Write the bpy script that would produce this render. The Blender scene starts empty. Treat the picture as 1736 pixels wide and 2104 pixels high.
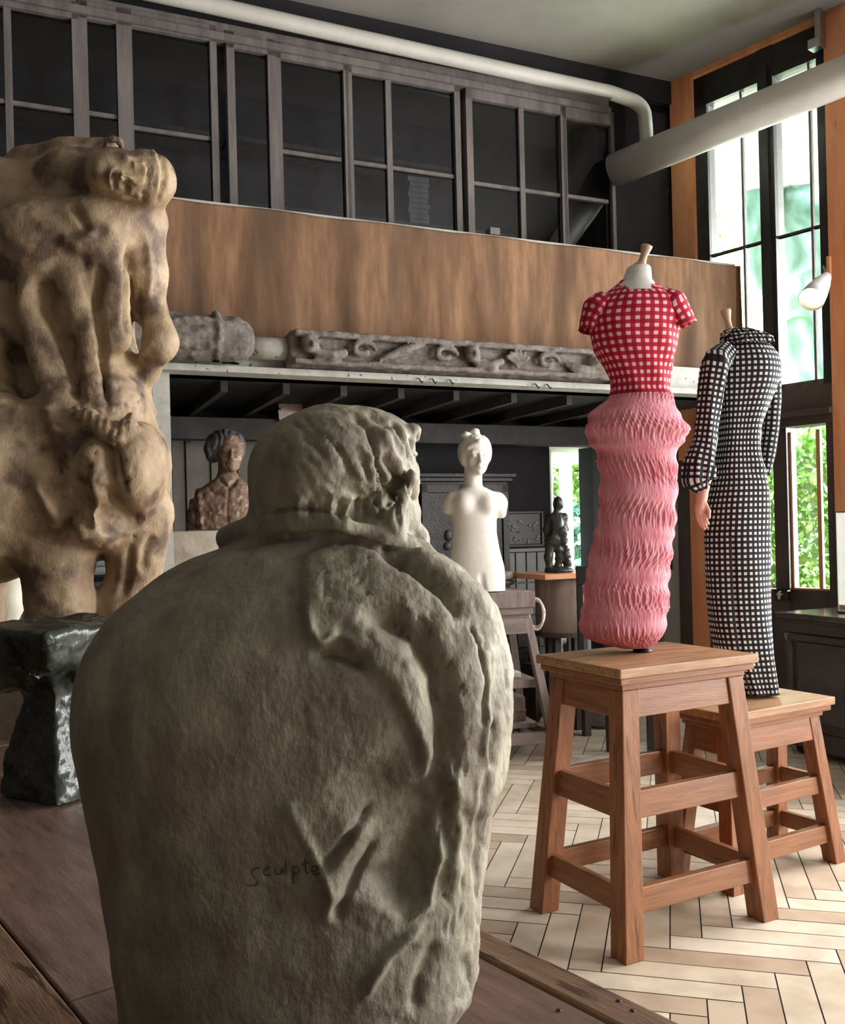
import bpy, bmesh, math, random
import numpy as np
from mathutils import Vector, Matrix, Euler
from mathutils.bvhtree import BVHTree
random.seed(7); RNG = np.random.RandomState(3)
scene = bpy.context.scene
COL = scene.collection
# ------------------------------------------------------------------ camera
F = 1900.0; HX, HY = 868.0, 1095.0; TH = 0.025; CH = 1.40
cd = bpy.data.cameras.new('camera'); cam = bpy.data.objects.new('camera', cd); COL.objects.link(cam)
cd.sensor_fit = 'VERTICAL'; cd.sensor_height = 24.0; cd.sensor_width = 24.0
cd.lens = 24.0*F/2104; cd.shift_y = (HY-1052)/2104.0; cd.clip_start = 0.05; cd.clip_end = 200
cam.matrix_world = Matrix.Translation((0, 0, CH)) @ Matrix.Rotation(math.pi/2, 4, 'X') @ Matrix.Rotation(-TH, 4, 'Z')
scene.camera = cam
# ------------------------------------------------------------------ exposure, sky, daylight, added rear fill
scene.view_settings.view_transform = 'Standard'; scene.view_settings.look = 'None'
scene.view_settings.gamma = 1.0; scene.view_settings.use_curve_mapping = False
scene.view_settings.exposure = 0.95
scene.cycles.use_denoising = True; scene.cycles.max_bounces = 7; scene.cycles.diffuse_bounces = 4
scene.cycles.sample_clamp_indirect = 6; scene.cycles.caustics_reflective = False; scene.cycles.caustics_refractive = False
W = bpy.data.worlds.new('sky'); scene.world = W; W.use_nodes = True
bg = W.node_tree.nodes['Background']; bg.inputs[0].default_value = (0.93, 0.97, 1.0, 1); bg.inputs[1].default_value = 32.0
# room frames: gallery direction (x right along the wall, y away) and window wall (x towards the camera, y outwards)
GA = math.atan2(0.437, 1.0); GD = Vector((math.cos(GA), math.sin(GA), 0)); GN = Vector((-math.sin(GA), math.cos(GA), 0))
WD = Vector((0.648, -0.7616, 0)).normalized(); WN = Vector((-WD.y, WD.x, 0)); W0 = Vector((1.99, 7.10, 0))
WA = math.atan2(WD.y, WD.x)
def area(name, loc, rot, sx, sy, power, color):
    l = bpy.data.lights.new(name, 'AREA'); l.shape = 'RECTANGLE'; l.size = sx; l.size_y = sy; l.energy = power; l.color = color
    o = bpy.data.objects.new(name, l); COL.objects.link(o); o.location = loc; o.rotation_euler = rot; return o
def wall_light(name, s, z, w, h, power, color=(1.0, 0.98, 0.95), off=-0.03):
    p = W0 + WD*s + WN*off + Vector((0, 0, z))
    M = Matrix((WD, Vector((0, 0, 1)), WD.cross(Vector((0, 0, 1))))).transposed()   # local -Z looks into the room
    o = area(name, p, (0, 0, 0), w, h, power, color)
    zax = WN.copy(); xax = Vector((0, 0, 1)).cross(zax).normalized(); yax = zax.cross(xax)
    o.matrix_world = Matrix.Translation(p) @ Matrix((xax, yax, zax)).transposed().to_4x4(); return o
wall_light('daylight_window_near', 3.3, 2.1, 2.6, 3.0, 200)
wall_light('daylight_window_nearest', 7.4, 2.0, 2.6, 2.8, 370)
l_ = area('rear_fill_light', (-.6, -1.68, 2.3), (math.pi/2, 0, math.pi), 1.6, 1.8, 8, (.96, .98, 1.0))  # added unseen fill lamp behind the camera, lifts the dim back of the bust
# ------------------------------------------------------------------ pixel helpers
def uv(px, py):
    dx = px-HX; dy = HY-py
    return (dx*math.cos(TH)+dy*math.sin(TH))/F, (-dx*math.sin(TH)+dy*math.cos(TH))/F
def at(px, py, Y):
    u, v = uv(px, py); return Vector((u*Y, Y, CH+v*Y))
def on_plane(px, py, p0, n):
    u, v = uv(px, py); d = Vector((u, 1, v)); o = Vector((0, 0, CH))
    t = (Vector(p0)-o).dot(n)/d.dot(n); return o+d*t
def gp(px, py, z0):             # pixel -> (s, height) in the gallery frame whose plane is Y = z0 + .437 X
    q = on_plane(px, py, (0, z0, 0), GN); return (q-Vector((0, z0, 0))).dot(GD), q.z
def wp(px, py):                 # pixel -> (s, height) on the window wall
    q = on_plane(px, py, W0, WN); return (q-W0).dot(WD), q.z
def project(P):                 # world Nx3 -> pixel
    X, Y, Z = P[:, 0], P[:, 1], P[:, 2]-CH
    Y = np.maximum(Y, .05); u = X/Y*F; v = Z/Y*F
    c, s = math.cos(TH), math.sin(TH)
    return HX+u*c-v*s, HY-(u*s+v*c)
# ------------------------------------------------------------------ objects
def tag(o, label=None, cat=None, group=None, kind=None):
    if label: o['label'] = label
    if cat: o['category'] = cat
    if group: o['group'] = group
    if kind: o['kind'] = kind
    return o
def thing(name, label, cat, loc=(0, 0, 0), rz=0, group=None):
    o = bpy.data.objects.new(name, None); COL.objects.link(o); o.empty_display_size = .05
    o.location = loc; o.rotation_euler = (0, 0, rz); return tag(o, label, cat, group)
def MW(o):
    return Matrix.Translation(o.location) @ o.rotation_euler.to_matrix().to_4x4()
class MB:
    def __init__(s): s.v = []; s.f = []; s.uv = {}
    def add(s, vs, fs):
        b = len(s.v); s.v += [tuple(p) for p in vs]; s.f += [tuple(i+b for i in f) for f in fs]; return s
    def hexa(s, q):   # 8 points: bottom 4 ccw, top 4 ccw
        return s.add(q, [(3, 2, 1, 0), (4, 5, 6, 7), (0, 1, 5, 4), (1, 2, 6, 5), (2, 3, 7, 6), (3, 0, 4, 7)])
    def box(s, x0, x1, y0, y1, z0, z1):
        return s.hexa([(x0, y0, z0), (x1, y0, z0), (x1, y1, z0), (x0, y1, z0), (x0, y0, z1), (x1, y0, z1), (x1, y1, z1), (x0, y1, z1)])
    def cbox(s, c, h, rz=0):
        R = Matrix.Rotation(rz, 3, 'Z'); c = Vector(c)
        return s.hexa([c+R@Vector((a*h[0], b*h[1], d*h[2])) for d in (-1, 1) for a, b in ((-1, -1), (1, -1), (1, 1), (-1, 1))])
    def bar(s, p, q, w, h, up=(0, 0, 1), w2=None, h2=None):
        p = Vector(p); q = Vector(q); d = (q-p).normalized(); up = Vector(up)
        x = d.cross(up).normalized(); y = x.cross(d).normalized(); w2 = w if w2 is None else w2; h2 = h if h2 is None else h2
        return s.hexa([p-x*w/2-y*h/2, p+x*w/2-y*h/2, p+x*w/2+y*h/2, p-x*w/2+y*h/2, q-x*w2/2-y*h2/2, q+x*w2/2-y*h2/2, q+x*w2/2+y*h2/2, q-x*w2/2+y*h2/2])
    def tube(s, pts, r, n=12, cap=True):
        pts = [Vector(p) for p in pts]; m = len(pts); rs = r if isinstance(r, (list, tuple)) else [r]*m
        vs = []; x = None
        for i, p in enumerate(pts):
            d = (pts[min(i+1, m-1)]-pts[max(i-1, 0)]).normalized()
            if x is None: x = d.orthogonal().normalized()
            x = (x-d*x.dot(d)).normalized(); y = d.cross(x)
            for k in range(n):
                a = 2*math.pi*k/n; vs.append(p+(x*math.cos(a)+y*math.sin(a))*rs[i])
        fs = [(i*n+k, i*n+(k+1) % n, (i+1)*n+(k+1) % n, (i+1)*n+k) for i in range(m-1) for k in range(n)]
        if cap: fs += [tuple(range(n-1, -1, -1)), tuple((m-1)*n+k for k in range(n))]
        return s.add(vs, fs)
    def lathe(s, prof, c=(0, 0, 0), n=32, M=None):
        c = Vector(c); vs = []
        for r, z in prof:
            for k in range(n):
                a = 2*math.pi*k/n; p = Vector((r*math.cos(a), r*math.sin(a), z)); vs.append(c+(M@p if M else p))
        m = len(prof)
        fs = [(i*n+k, i*n+(k+1) % n, (i+1)*n+(k+1) % n, (i+1)*n+k) for i in range(m-1) for k in range(n)]
        fs += [tuple(range(n-1, -1, -1)), tuple((m-1)*n+k for k in range(n))]
        return s.add(vs, fs)
    def ell(s, c, r, n=16, M=None):
        return s.lathe([(max(1e-4, math.cos(t))*1.0, math.sin(t)) for t in [(-.5+i/10)*math.pi for i in range(11)]], c, n,
                       (M if M else Matrix.Identity(3)) @ Matrix.Diagonal(Vector(r)))
    def grid(s, P, closed=False):   # P[i][j] rows
        m = len(P); n = len(P[0]); vs = [p for row in P for p in row]; e = n if closed else n-1
        return s.add(vs, [(i*n+j, i*n+(j+1) % n, (i+1)*n+(j+1) % n, (i+1)*n+j) for i in range(m-1) for j in range(e)])
def build(name, mb, mat, parent=None, smooth=False, world=False, bev=0, kind=None, autos=None):
    me = bpy.data.meshes.new(name)
    vs = mb.v
    if world and parent is not None:
        Mi = MW(parent).inverted() if parent.parent is None else (MW(parent.parent)@MW(parent)).inverted()
        vs = [Mi @ Vector(p) for p in vs]
    me.from_pydata([tuple(p) for p in vs], [], mb.f); me.update()
    o = bpy.data.objects.new(name, me); COL.objects.link(o); o.parent = parent
    if mat: me.materials.append(mat)
    if smooth: me.polygons.foreach_set('use_smooth', [True]*len(me.polygons))
    if bev:
        b = o.modifiers.new('bevel', 'BEVEL'); b.width = bev; b.segments = 2; b.limit_method = 'ANGLE'; b.harden_normals = False
    if kind: o['kind'] = kind
    return o
def struct(name, mb, mat, loc=(0, 0, 0), rz=0, **k):
    o = build(name, mb, mat, **k); o.location = loc; o.rotation_euler = (0, 0, rz); o['kind'] = 'structure'; return o
def copy_tree(o, parent=None):
    c = o.copy(); COL.objects.link(c); c.parent = parent
    for ch in [x for x in o.children]: copy_tree(ch, c)
    return c
# ------------------------------------------------------------------ materials
def mat(name, c1, c2=None, scale=8, rough=.7, bump=.0, bscale=40, metal=0, detail=6, stretch=(1, 1, 1), c3=None, spec=.4, emit=None, lo=.35, hi=.65, bdist=.01, wear=None, coord='Object', bstretch=None):
    m = bpy.data.materials.new(name); m.use_nodes = True; nt = m.node_tree; N = nt.nodes; L = nt.links
    b = N['Principled BSDF']; b.inputs['Roughness'].default_value = rough; b.inputs['Metallic'].default_value = metal
    b.inputs['Specular IOR Level'].default_value = spec
    tc = N.new('ShaderNodeTexCoord'); mp = N.new('ShaderNodeMapping'); mp.inputs['Scale'].default_value = stretch
    L.new(tc.outputs[coord], mp.inputs[0])
    b.inputs['Base Color'].default_value = (*c1, 1)
    last = None
    if c2:
        n = N.new('ShaderNodeTexNoise'); n.inputs['Scale'].default_value = scale; n.inputs['Detail'].default_value = detail; n.inputs['Roughness'].default_value = .65
        L.new(mp.outputs[0], n.inputs['Vector'])
        r = N.new('ShaderNodeValToRGB'); r.color_ramp.elements[0].position = lo; r.color_ramp.elements[1].position = hi
        r.color_ramp.elements[0].color = (*c1, 1); r.color_ramp.elements[1].color = (*c2, 1)
        if c3: e = r.color_ramp.elements.new((lo+hi)/2); e.color = (*c3, 1)
        L.new(n.outputs[0], r.inputs[0]); last = r.outputs[0]
        if wear:   # sparse spots of another colour
            n2 = N.new('ShaderNodeTexNoise'); n2.inputs['Scale'].default_value = wear[1]; n2.inputs['Detail'].default_value = 4; L.new(mp.outputs[0], n2.inputs['Vector'])
            r2 = N.new('ShaderNodeValToRGB'); r2.color_ramp.elements[0].position = wear[2]; r2.color_ramp.elements[1].position = wear[2]+wear[3]
            L.new(n2.outputs[0], r2.inputs[0])
            mx = N.new('ShaderNodeMixRGB'); mx.inputs[2].default_value = (*wear[0], 1); L.new(r2.outputs[0], mx.inputs[0]); L.new(last, mx.inputs[1]); last = mx.outputs[0]
        L.new(last, b.inputs['Base Color'])
    if bump:
        n = N.new('ShaderNodeTexNoise'); n.inputs['Scale'].default_value = bscale; n.inputs['Detail'].default_value = 8
        if bstretch:
            m2 = N.new('ShaderNodeMapping'); m2.inputs['Scale'].default_value = bstretch; L.new(tc.outputs[coord], m2.inputs[0]); L.new(m2.outputs[0], n.inputs['Vector'])
        else: L.new(mp.outputs[0], n.inputs['Vector'])
        bp = N.new('ShaderNodeBump'); bp.inputs['Strength'].default_value = bump; bp.inputs['Distance'].default_value = bdist
        L.new(n.outputs[0], bp.inputs['Height']); L.new(bp.outputs[0], b.inputs['Normal'])
    if emit: b.inputs['Emission Color'].default_value = (*emit[:3], 1); b.inputs['Emission Strength'].default_value = emit[3]
    return m
def glassmat(name, tint=(1, 1, 1), refl=1):
    m = bpy.data.materials.new(name); m.use_nodes = True; nt = m.node_tree; N = nt.nodes; L = nt.links
    N.remove(N['Principled BSDF']); out = N['Material Output']
    t = N.new('ShaderNodeBsdfTransparent'); t.inputs[0].default_value = (*tint, 1)
    g = N.new('ShaderNodeBsdfGlossy'); g.inputs['Roughness'].default_value = .02
    fr = N.new('ShaderNodeFresnel'); fr.inputs[0].default_value = 1.45
    mx = N.new('ShaderNodeMixShader'); ml = N.new('ShaderNodeMath'); ml.operation = 'MULTIPLY'; ml.inputs[1].default_value = refl; L.new(fr.outputs[0], ml.inputs[0]); L.new(ml.outputs[0], mx.inputs[0]); L.new(t.outputs[0], mx.inputs[1]); L.new(g.outputs[0], mx.inputs[2]); L.new(mx.outputs[0], out.inputs[0])
    return m
M = {}
M['ceiling'] = mat('ceiling_plaster', (.25, .245, .225), (.32, .31, .285), 1.2, .9, .1, 30)
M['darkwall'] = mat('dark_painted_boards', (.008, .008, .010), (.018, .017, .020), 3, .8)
M['wallgrey'] = mat('dim_grey_plaster', (.05, .048, .045), (.09, .085, .08), 2, .85)
M['greywood'] = mat('weathered_grey_wood', (.115, .10, .098), (.19, .168, .16), 14, .75, .2, 60, stretch=(1, 1, .15))
M['palepaint'] = mat('pale_old_paint', (.42, .43, .40), (.58, .58, .54), 10, .6, .15, 40, wear=((.12, .11, .1), 35, .66, .04))
M['whitepaint'] = mat('off_white_paint', (.72, .72, .68), (.8, .8, .76), 5, .5)
M['pipe'] = mat('white_painted_pipe', (.50, .49, .45), (.60, .59, .55), 3, .45)
M['orangewood'] = mat('orange_pine', (.72, .28, .12), (.84, .40, .21), 5, .5, .1, 30, stretch=(2, 2, .3), wear=((.35, .10, .04), 7, .68, .05))
M['blackframe'] = mat('black_iron_frame', (.012, .011, .012), (.03, .027, .027), 8, .45)
M['brownpost'] = mat('dark_brown_joinery', (.05, .035, .03), (.09, .062, .052), 6, .5, .1, 30, stretch=(1, 1, .2))
M['burlap'] = mat('burlap_cloth', (.16, .09, .052), (.32, .18, .102), 7, .95, .5, 260, stretch=(3, 3, .5), lo=.3, hi=.7, bdist=.004, bstretch=(1, 1, 1), wear=((.11, .065, .04), 1.4, .47, .2))
M['oldwood'] = mat('carved_grey_oak', (.10, .085, .075), (.23, .20, .18), 22, .8, .5, 70, stretch=(.4, 1, 1))
M['glass'] = glassmat('window_glass')
M['darkglass'] = glassmat('dusty_glass', (.8, .82, .86))
M['stoolwood'] = mat('stool_oak', (.20, .075, .030), (.35, .145, .062), 9, .38, .15, 50, stretch=(6, 6, .5), wear=((.11, .045, .02), 6, .62, .08))
for nm_, st_ in (('stoolwood_x', (.5, 7, 7)), ('stoolwood_y', (7, .5, 7))):
    M[nm_] = mat('stool_rail_oak', (.21, .082, .035), (.33, .142, .062), 8, .38, .1, 50, stretch=st_, wear=((.14, .058, .027), 5, .64, .08))
M['greystand_x'] = mat('grey_stand_rail', (.15, .11, .10), (.25, .195, .175), 10, .7, .2, 50, stretch=(.4, 2, 2)); M['greystand_y'] = M['greystand_x']
M['stooltop'] = mat('stool_top_oak', (.30, .155, .075), (.48, .28, .155), 9, .4, .12, 50, stretch=(.6, 7, 6), wear=((.14, .06, .03), 5, .62, .08))
M['tablewood'] = mat('dark_walnut_table', (.115, .072, .056), (.21, .135, .108), 5, .24, .06, 40, stretch=(1, 6, 1), wear=((.07, .045, .036), 3, .58, .2), spec=.5)
M['tableedge'] = mat('worn_table_edge', (.13, .074, .045), (.23, .138, .09), 6, .4, .15, 40, stretch=(1, 7, 1), wear=((.06, .028, .017), 8, .6, .06))
M['greystand'] = mat('grey_brown_stand_wood', (.15, .11, .10), (.25, .195, .175), 10, .7, .2, 50, stretch=(2, 2, .4))
M['darkcab'] = mat('dark_cabinet_oak', (.045, .036, .034), (.085, .066, .06), 6, .5, .15, 40, stretch=(1, 4, 1))
M['black'] = mat('black_metal', (.008, .008, .009), rough=.4)
M['steel'] = mat('steel', (.5, .5, .5), rough=.3, metal=1)
M['white'] = mat('white_lacquer', (.8, .8, .8), rough=.35)
M['paper'] = mat('pale_paper', (.62, .58, .52), (.7, .66, .6), 6, .8)
# ------------------------------------------------------------------ floor (herringbone parquet laid plank by plank)
def floor_mesh():
    w = .105; n = 5; ang = math.radians(-15); ca, sa = math.cos(ang), math.sin(ang)
    vs = []; fs = []; cols = []; g = .0022
    for i in range(-70, 150):
        for k in range(-14, 15):
            for t in (0, 1):
                if t == 0: x0, x1, y0, y1 = i+n*k, i+n*k+n, i-n*k, i-n*k+1
                else: x0, x1, y0, y1 = n+i+n*k, n+i+n*k+1, 1-n+i-n*k, 1+i-n*k
                cx, cy = (x0+x1)/2*w, (y0+y1)/2*w
                X, Y = cx*ca-cy*sa+.1, cx*sa+cy*ca+.1
                if not (-3.6 < X < 6.4 and -1.6 < Y < 9.4): continue
                q = (Vector((X, Y, 0))-W0).dot(WN)
                if q > .05: continue
                b = len(vs)
                for (x, y) in ((x0*w+g, y0*w+g), (x1*w-g, y0*w+g), (x1*w-g, y1*w-g), (x0*w+g, y1*w-g)):
                    vs.append((x*ca-y*sa+.1, x*sa+y*ca+.1, random.uniform(-.0004, .0004)))
                fs.append((b, b+1, b+2, b+3)); cols += [(random.random(), float(t), random.random(), 1)]*4
    return vs, fs, cols
vs, fs, cols = floor_mesh()
me = bpy.data.meshes.new('floor'); me.from_pydata(vs, [], fs); me.update()
ca_ = me.color_attributes.new('plank', 'FLOAT_COLOR', 'CORNER'); ca_.data.foreach_set('color', np.array(cols, dtype=np.float32).ravel())
fl = bpy.data.objects.new('floor', me); COL.objects.link(fl); fl['kind'] = 'structure'
fm = bpy.data.materials.new('parquet'); fm.use_nodes = True; N = fm.node_tree.nodes; L = fm.node_tree.links; bs = N['Principled BSDF']
at_ = N.new('ShaderNodeAttribute'); at_.attribute_name = 'plank'; sp = N.new('ShaderNodeSeparateColor'); L.new(at_.outputs['Color'], sp.inputs[0])
rp = N.new('ShaderNodeValToRGB'); el = rp.color_ramp.elements; el[0].color = (.54, .41, .30, 1); el[1].color = (.84, .74, .61, 1); e_ = el.new(.5); e_.color = (.74, .63, .49, 1)
L.new(sp.outputs[0], rp.inputs[0])
tc = N.new('ShaderNodeTexCoord'); no = N.new('ShaderNodeTexNoise'); no.inputs['Scale'].default_value = 7; no.inputs['Detail'].default_value = 8; L.new(tc.outputs['Object'], no.inputs['Vector'])
mx = N.new('ShaderNodeMixRGB'); mx.blend_type = 'MULTIPLY'; mx.inputs[0].default_value = .55; r2 = N.new('ShaderNodeValToRGB'); r2.color_ramp.elements[0].position = .3; r2.color_ramp.elements[0].color = (.55, .5, .45, 1); r2.color_ramp.elements[1].position = .6
L.new(no.outputs[0], r2.inputs[0]); L.new(rp.outputs[0], mx.inputs[1]); L.new(r2.outputs[0], mx.inputs[2]); L.new(mx.outputs[0], bs.inputs['Base Color'])
bs.inputs['Roughness'].default_value = .34; me.materials.append(fm)
fb = struct('floor', MB().box(-3.8, 11, -1.8, 9.6, -.06, -.002), mat('floor_gap_dirt', (.02, .014, .01), rough=.9))
# ------------------------------------------------------------------ ceiling and walls
CEIL = 4.78
struct('ceiling', MB().box(-4, 11, -2, 9.6, CEIL, CEIL+.1), M['ceiling'])
rim = MB()   # dark cove strip along the gallery and the window wall
struct('trim_1', MB().box(-3.9, 2.17, -.06, 0, CEIL-.17, CEIL), M['darkwall'], (0, 6.23, 0), GA)
struct('wall_left', MB().box(-3.8, -3.7, -1.8, 9.6, 0, CEIL), M['wallgrey'])
struct('wall_rear', MB().box(-3.8, 11, -1.8, -1.7, 0, CEIL), M['wallgrey'])
# back wall under the gallery, with a window opening
BZ = 7.0
def blk(name, z0, px0, px1, zlo, zhi, m, y0=0, y1=.12, kind='structure'):
    a = gp(px0, 900, z0)[0]; b = gp(px1, 900, z0)[0]
    o = build(name, MB().box(a, b, y0, y1, zlo, zhi), m); o.location = (0, z0, 0); o.rotation_euler = (0, 0, GA); o['kind'] = kind; return o
s0, wz1 = gp(1128, 915, BZ); s1, _ = gp(1232, 915, BZ); _, wz0 = gp(1128, 1215, BZ)
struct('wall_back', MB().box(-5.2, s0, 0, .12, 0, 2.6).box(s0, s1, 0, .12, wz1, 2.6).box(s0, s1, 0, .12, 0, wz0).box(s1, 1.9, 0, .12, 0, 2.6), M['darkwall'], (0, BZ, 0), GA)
rev = MB().hexa([(s0, 0, wz0), (s0+.30, .55, wz0), (s0+.29, .57, wz0), (s0-.02, .12, wz0), (s0, 0, wz1), (s0+.30, .55, wz1), (s0+.29, .57, wz1), (s0-.02, .12, wz1)])
rev.box(s0, s1+.3, .12, .57, wz1, wz1+.05).box(s0, s1+.3, .12, .57, wz0-.05, wz0)
wf = struct('window_1', rev, M['whitepaint'], (0, BZ, 0), GA)
build('window_frame', MB().box(s0+.29, s0+.37, .55, .62, wz0, wz1).box(s0+.37, s1+.3, .55, .62, wz1-.10, wz1).box(s1-.01, s1+.08, .55, .62, wz0, wz1-.1).box(s0+.235, s0+.262, .40, .47, wz0, wz1), M['whitepaint'], wf)
build('pane', MB().box(s0+.37, s1-.01, .58, .585, wz0, wz1-.1), M['glass'], wf)
# upper gallery wall: glazing set in the plane GZ
GZ = 6.23
e1 = gp(1252, 400, GZ)[0]
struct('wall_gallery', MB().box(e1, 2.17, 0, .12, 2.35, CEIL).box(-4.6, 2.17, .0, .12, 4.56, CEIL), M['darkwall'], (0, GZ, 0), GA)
# room behind the glazing
struct('wall_loft', MB().box(-4.6, 2.0, 1.3, 1.4, 2.35, CEIL).box(1.95, 2.05, .1, 1.4, 2.35, CEIL).box(-4.6, -4.5, .0, 1.4, 2.35, CEIL), mat('loft_grey_wall', (.06, .055, .072), (.12, .11, .135), 2, .9), (0, GZ, 0), GA)
struct('floor_loft', MB().box(-4.6, 2.05, -.64, 1.4, 2.36, 2.44), M['darkwall'], (0, GZ, 0), GA)
# glazing bars, read off the photograph and set in the plane
def vbar(mb, px, yt, yb, w, dep=.05, z0=GZ, y0=-.02, zb=None):
    s, zt = gp(px, yt, z0); _, z2 = gp(px, yb, z0); w = w/F*(z0+.437*s)
    mb.box(s-w/2, s+w/2, y0, y0+dep, z2 if zb is None else zb, zt)
def gwin(name, x0, x1, bars, hy, topy, fw=12, fm='greywood'):
    a, zt = gp(x0, topy[0], GZ); b, zt2 = gp(x1, topy[1], GZ); zt = (zt+zt2)/2; zb = 2.90
    f = fw/F*6.2
    mb = MB().box(a, a+f, -.03, .04, zb, zt).box(b-f, b, -.03, .04, zb, zt).box(a, b, -.03, .04, zt-.10, zt).box(a, b, -.03, .04, zb, zb+.05)
    o = struct(name, mb, M[fm], (0, GZ, 0), GA)
    if bars or hy:
        m2 = MB()
        for px in bars:
            s, _ = gp(px, 250, GZ); m2.box(s-.020, s+.020, -.02, .025, zb, zt-.1)
        for (px, py, p1) in hy:
            s, z = gp(px, py, GZ); s2, z2 = gp(p1[0], p1[1], GZ); m2.box(s, s2, -.015, .02, (z+z2)/2-.012, (z+z2)/2+.012)
        build('muntin', m2, M[fm], o)
    build('pane', MB().box(a+f, b-f, .003, .006, zb, zt-.1), M['darkglass'], o)
    return o
gwin('window_2', -260, 160, [20], [(-250, 178, (158, 226))], (-70, 10))
gwin('window_3', 160, 253, [], [(160, 226, (250, 248))], (10, 18), 14)
gwin('window_4', 253, 442, [], [(255, 262, (436, 286))], (18, 62), 13)
gwin('window_5', 462, 562, [], [], (66, 88), 15)
gwin('window_6', 562, 712, [], [(565, 310, (700, 330))], (88, 120), 11)
gwin('window_7', 706, 940, [797], [(722, 332, (930, 366))], (118, 166), 13)
gwin('window_8', 952, 1158, [1068], [(972, 376, (1150, 404))], (172, 215), 15)
gwin('window_9', 1150, 1256, [], [(1158, 404, (1248, 414))], (214, 236), 9)
mb = MB()
for px, w in ((449, 9), (944, 14)): vbar(mb, px, 120, 500, w, .02, y0=.05, zb=2.44)
struct('trim_2', mb, M['black'], (0, GZ, 0), GA)
struct('trim_3', MB().box(-4.6, e1, -.05, .03, 4.455, 4.50).box(-4.6, e1, -.02, .05, 4.50, 4.575), M['greywood'], (0, GZ, 0), GA)
# ------------------------------------------------------------------ gallery balcony (the structure that carries the burlap)
FZ = 5.54
sE, zT = gp(1508, 553, FZ); _, zB = gp(1430, 768, FZ); _, zL = gp(1430, 818, FZ)
sE0 = sE-.02; zT0 = gp(1000, 487, FZ)[1]
struct('wall_balcony', MB().box(-5, sE0-.06, .02, .08, zL+.02, zT0-.05), M['darkwall'], (0, FZ, 0), GA)
struct('trim_4', MB().box(-5, sE0, -.03, .10, zT0-.03, zT0+.005), M['palepaint'], (0, FZ, 0), GA)      # rail cap
struct('trim_5', MB().box(-5, sE0-.05, -.10, .10, zL+.03, zB+.02).box(-5, sE0-.03, -.16, .10, zL, zL+.035), M['palepaint'], (0, FZ, 0), GA)   # ledge
M['joist'] = mat('dark_joist_wood', (.028, .026, .026), (.05, .047, .046), 8, .8)
mb = MB()
for px in (40, 180, 330, 470, 600, 720, 840, 955, 1075, 1190, 1300, 1400):
    s = gp(px, 800, FZ)[0]; mb.box(s-.02, s+.02, .12, 1.35, zL-.06, zL)
struct('ceiling_joists', mb, M['joist'], (0, FZ, 0), GA)
struct('ceiling_under', MB().box(-5, sE0, -.02, 1.5, zL, zL+.02), M['darkwall'], (0, FZ, 0), GA)
struct('trim_6', MB().box(-5, sE0, .95, 1.08, zL-.24, zL-.10), M['joist'], (0, FZ, 0), GA)  # far beam
o = struct('trim_7', MB(), None) if False else None
s, _ = gp(330, 900, FZ)
struct('trim_7', MB().box(s-.045, s+.045, -.06, .06, 0, zL), M['palepaint'], (0, FZ, 0), GA)        # pale post
struct('trim_8', MB().box(s-.16, s-.05, .02, .10, 0, zL), M['black'], (0, FZ, 0), GA)
# ------------------------------------------------------------------ burlap hanging
def burlap():
    rows = []; a = -5.0; b = sE+.0
    nx, nz = 420, 46; top = zT0-.012; bot = gp(1000, 735, FZ)[1]
    for j in range(nz+1):
        t = j/nz; r = []
        for i in range(nx+1):
            u = i/nx; s = a+(b-a)*u
            d = .010*math.sin(s*11+1.5*math.sin(s*2.3))*(.3+t)+.006*math.sin(s*31+t*2)*t+.012*math.exp(-((s-.35-.1*t)/.05)**2)
            z = top+(bot-top)*t+(.012*math.sin(s*5)+.01*math.sin(s*13))*t-.004*math.sin(s*9)*(1-t)
            if u > .985: s = b-.02+.02*(1-abs(((u-.985)/.015)*2-1)); d += .03*(u-.985)/.015
            r.append((s, -.05-d, z))
        rows.append(r)
    o = build('burlap_hanging', MB().grid(rows), M['burlap'], smooth=True); o.location = (0, FZ, 0); o.rotation_euler = (0, 0, GA)
    sm = o.modifiers.new('solid', 'SOLIDIFY'); sm.thickness = .004
    tag(o, 'brown burlap cloth hanging along the gallery balcony above the carved beam', 'cloth')
burlap()
o = build('metal_clip', MB().box(-.035, .035, -.05, .02, -.022, .02), M['greywood'], bev=.003); s, z = gp(1010, 494, FZ); o.location = Vector((0, FZ, 0))+GD*s+Vector((0, 0, zT0+.028))-GN*.0; o.rotation_euler = (0, 0, GA)
tag(o, 'small grey clamp on the rail above the burlap cloth', 'clamp')
# ------------------------------------------------------------------ window wall
OP = {}
def wstruct(name, mb, m, **k): return struct(name, mb, m, W0, WA, **k)
def ws(px, py=900): return wp(px, py)[0]
def wz(px, py): return wp(px, py)[1]
def wx(mb, pl, pr, zb, zt, y0, y1): return mb.box(ws(pl), ws(pr), y0, y1, zb, zt)
zUt = wz(1525, 186); zUb = wz(1655, 792); zLt = wz(1650, 885); zLb = wz(1650, 1212); zMt = wz(1525, 508)
S = dict(p0=ws(1402), p1=ws(1446), g0=ws(1471), g1=ws(1578), h0=ws(1609), h1=ws(1698), q0=ws(1722), q1=ws(1766))
wall = MB().box(-1.0, S['p0'], 0, .12, 2.5, CEIL)                       # dark wall left of the window (upper)
wall.box(S['p0'], S['q1']+.05, 0, .12, zUt+.32, CEIL)                    # above lintel
wall.box(-1.0, S['p0'], 0, .12, 0, 2.5)
wall.box(S['p0'], 2.6, 0, .12, 0, .25).box(2.6, 10.5, 0, .12, 0, CEIL).box(S['q1'], 2.6, 0, .12, 0, CEIL)
wstruct('wall_right', wall, M['darkwall'])
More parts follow.
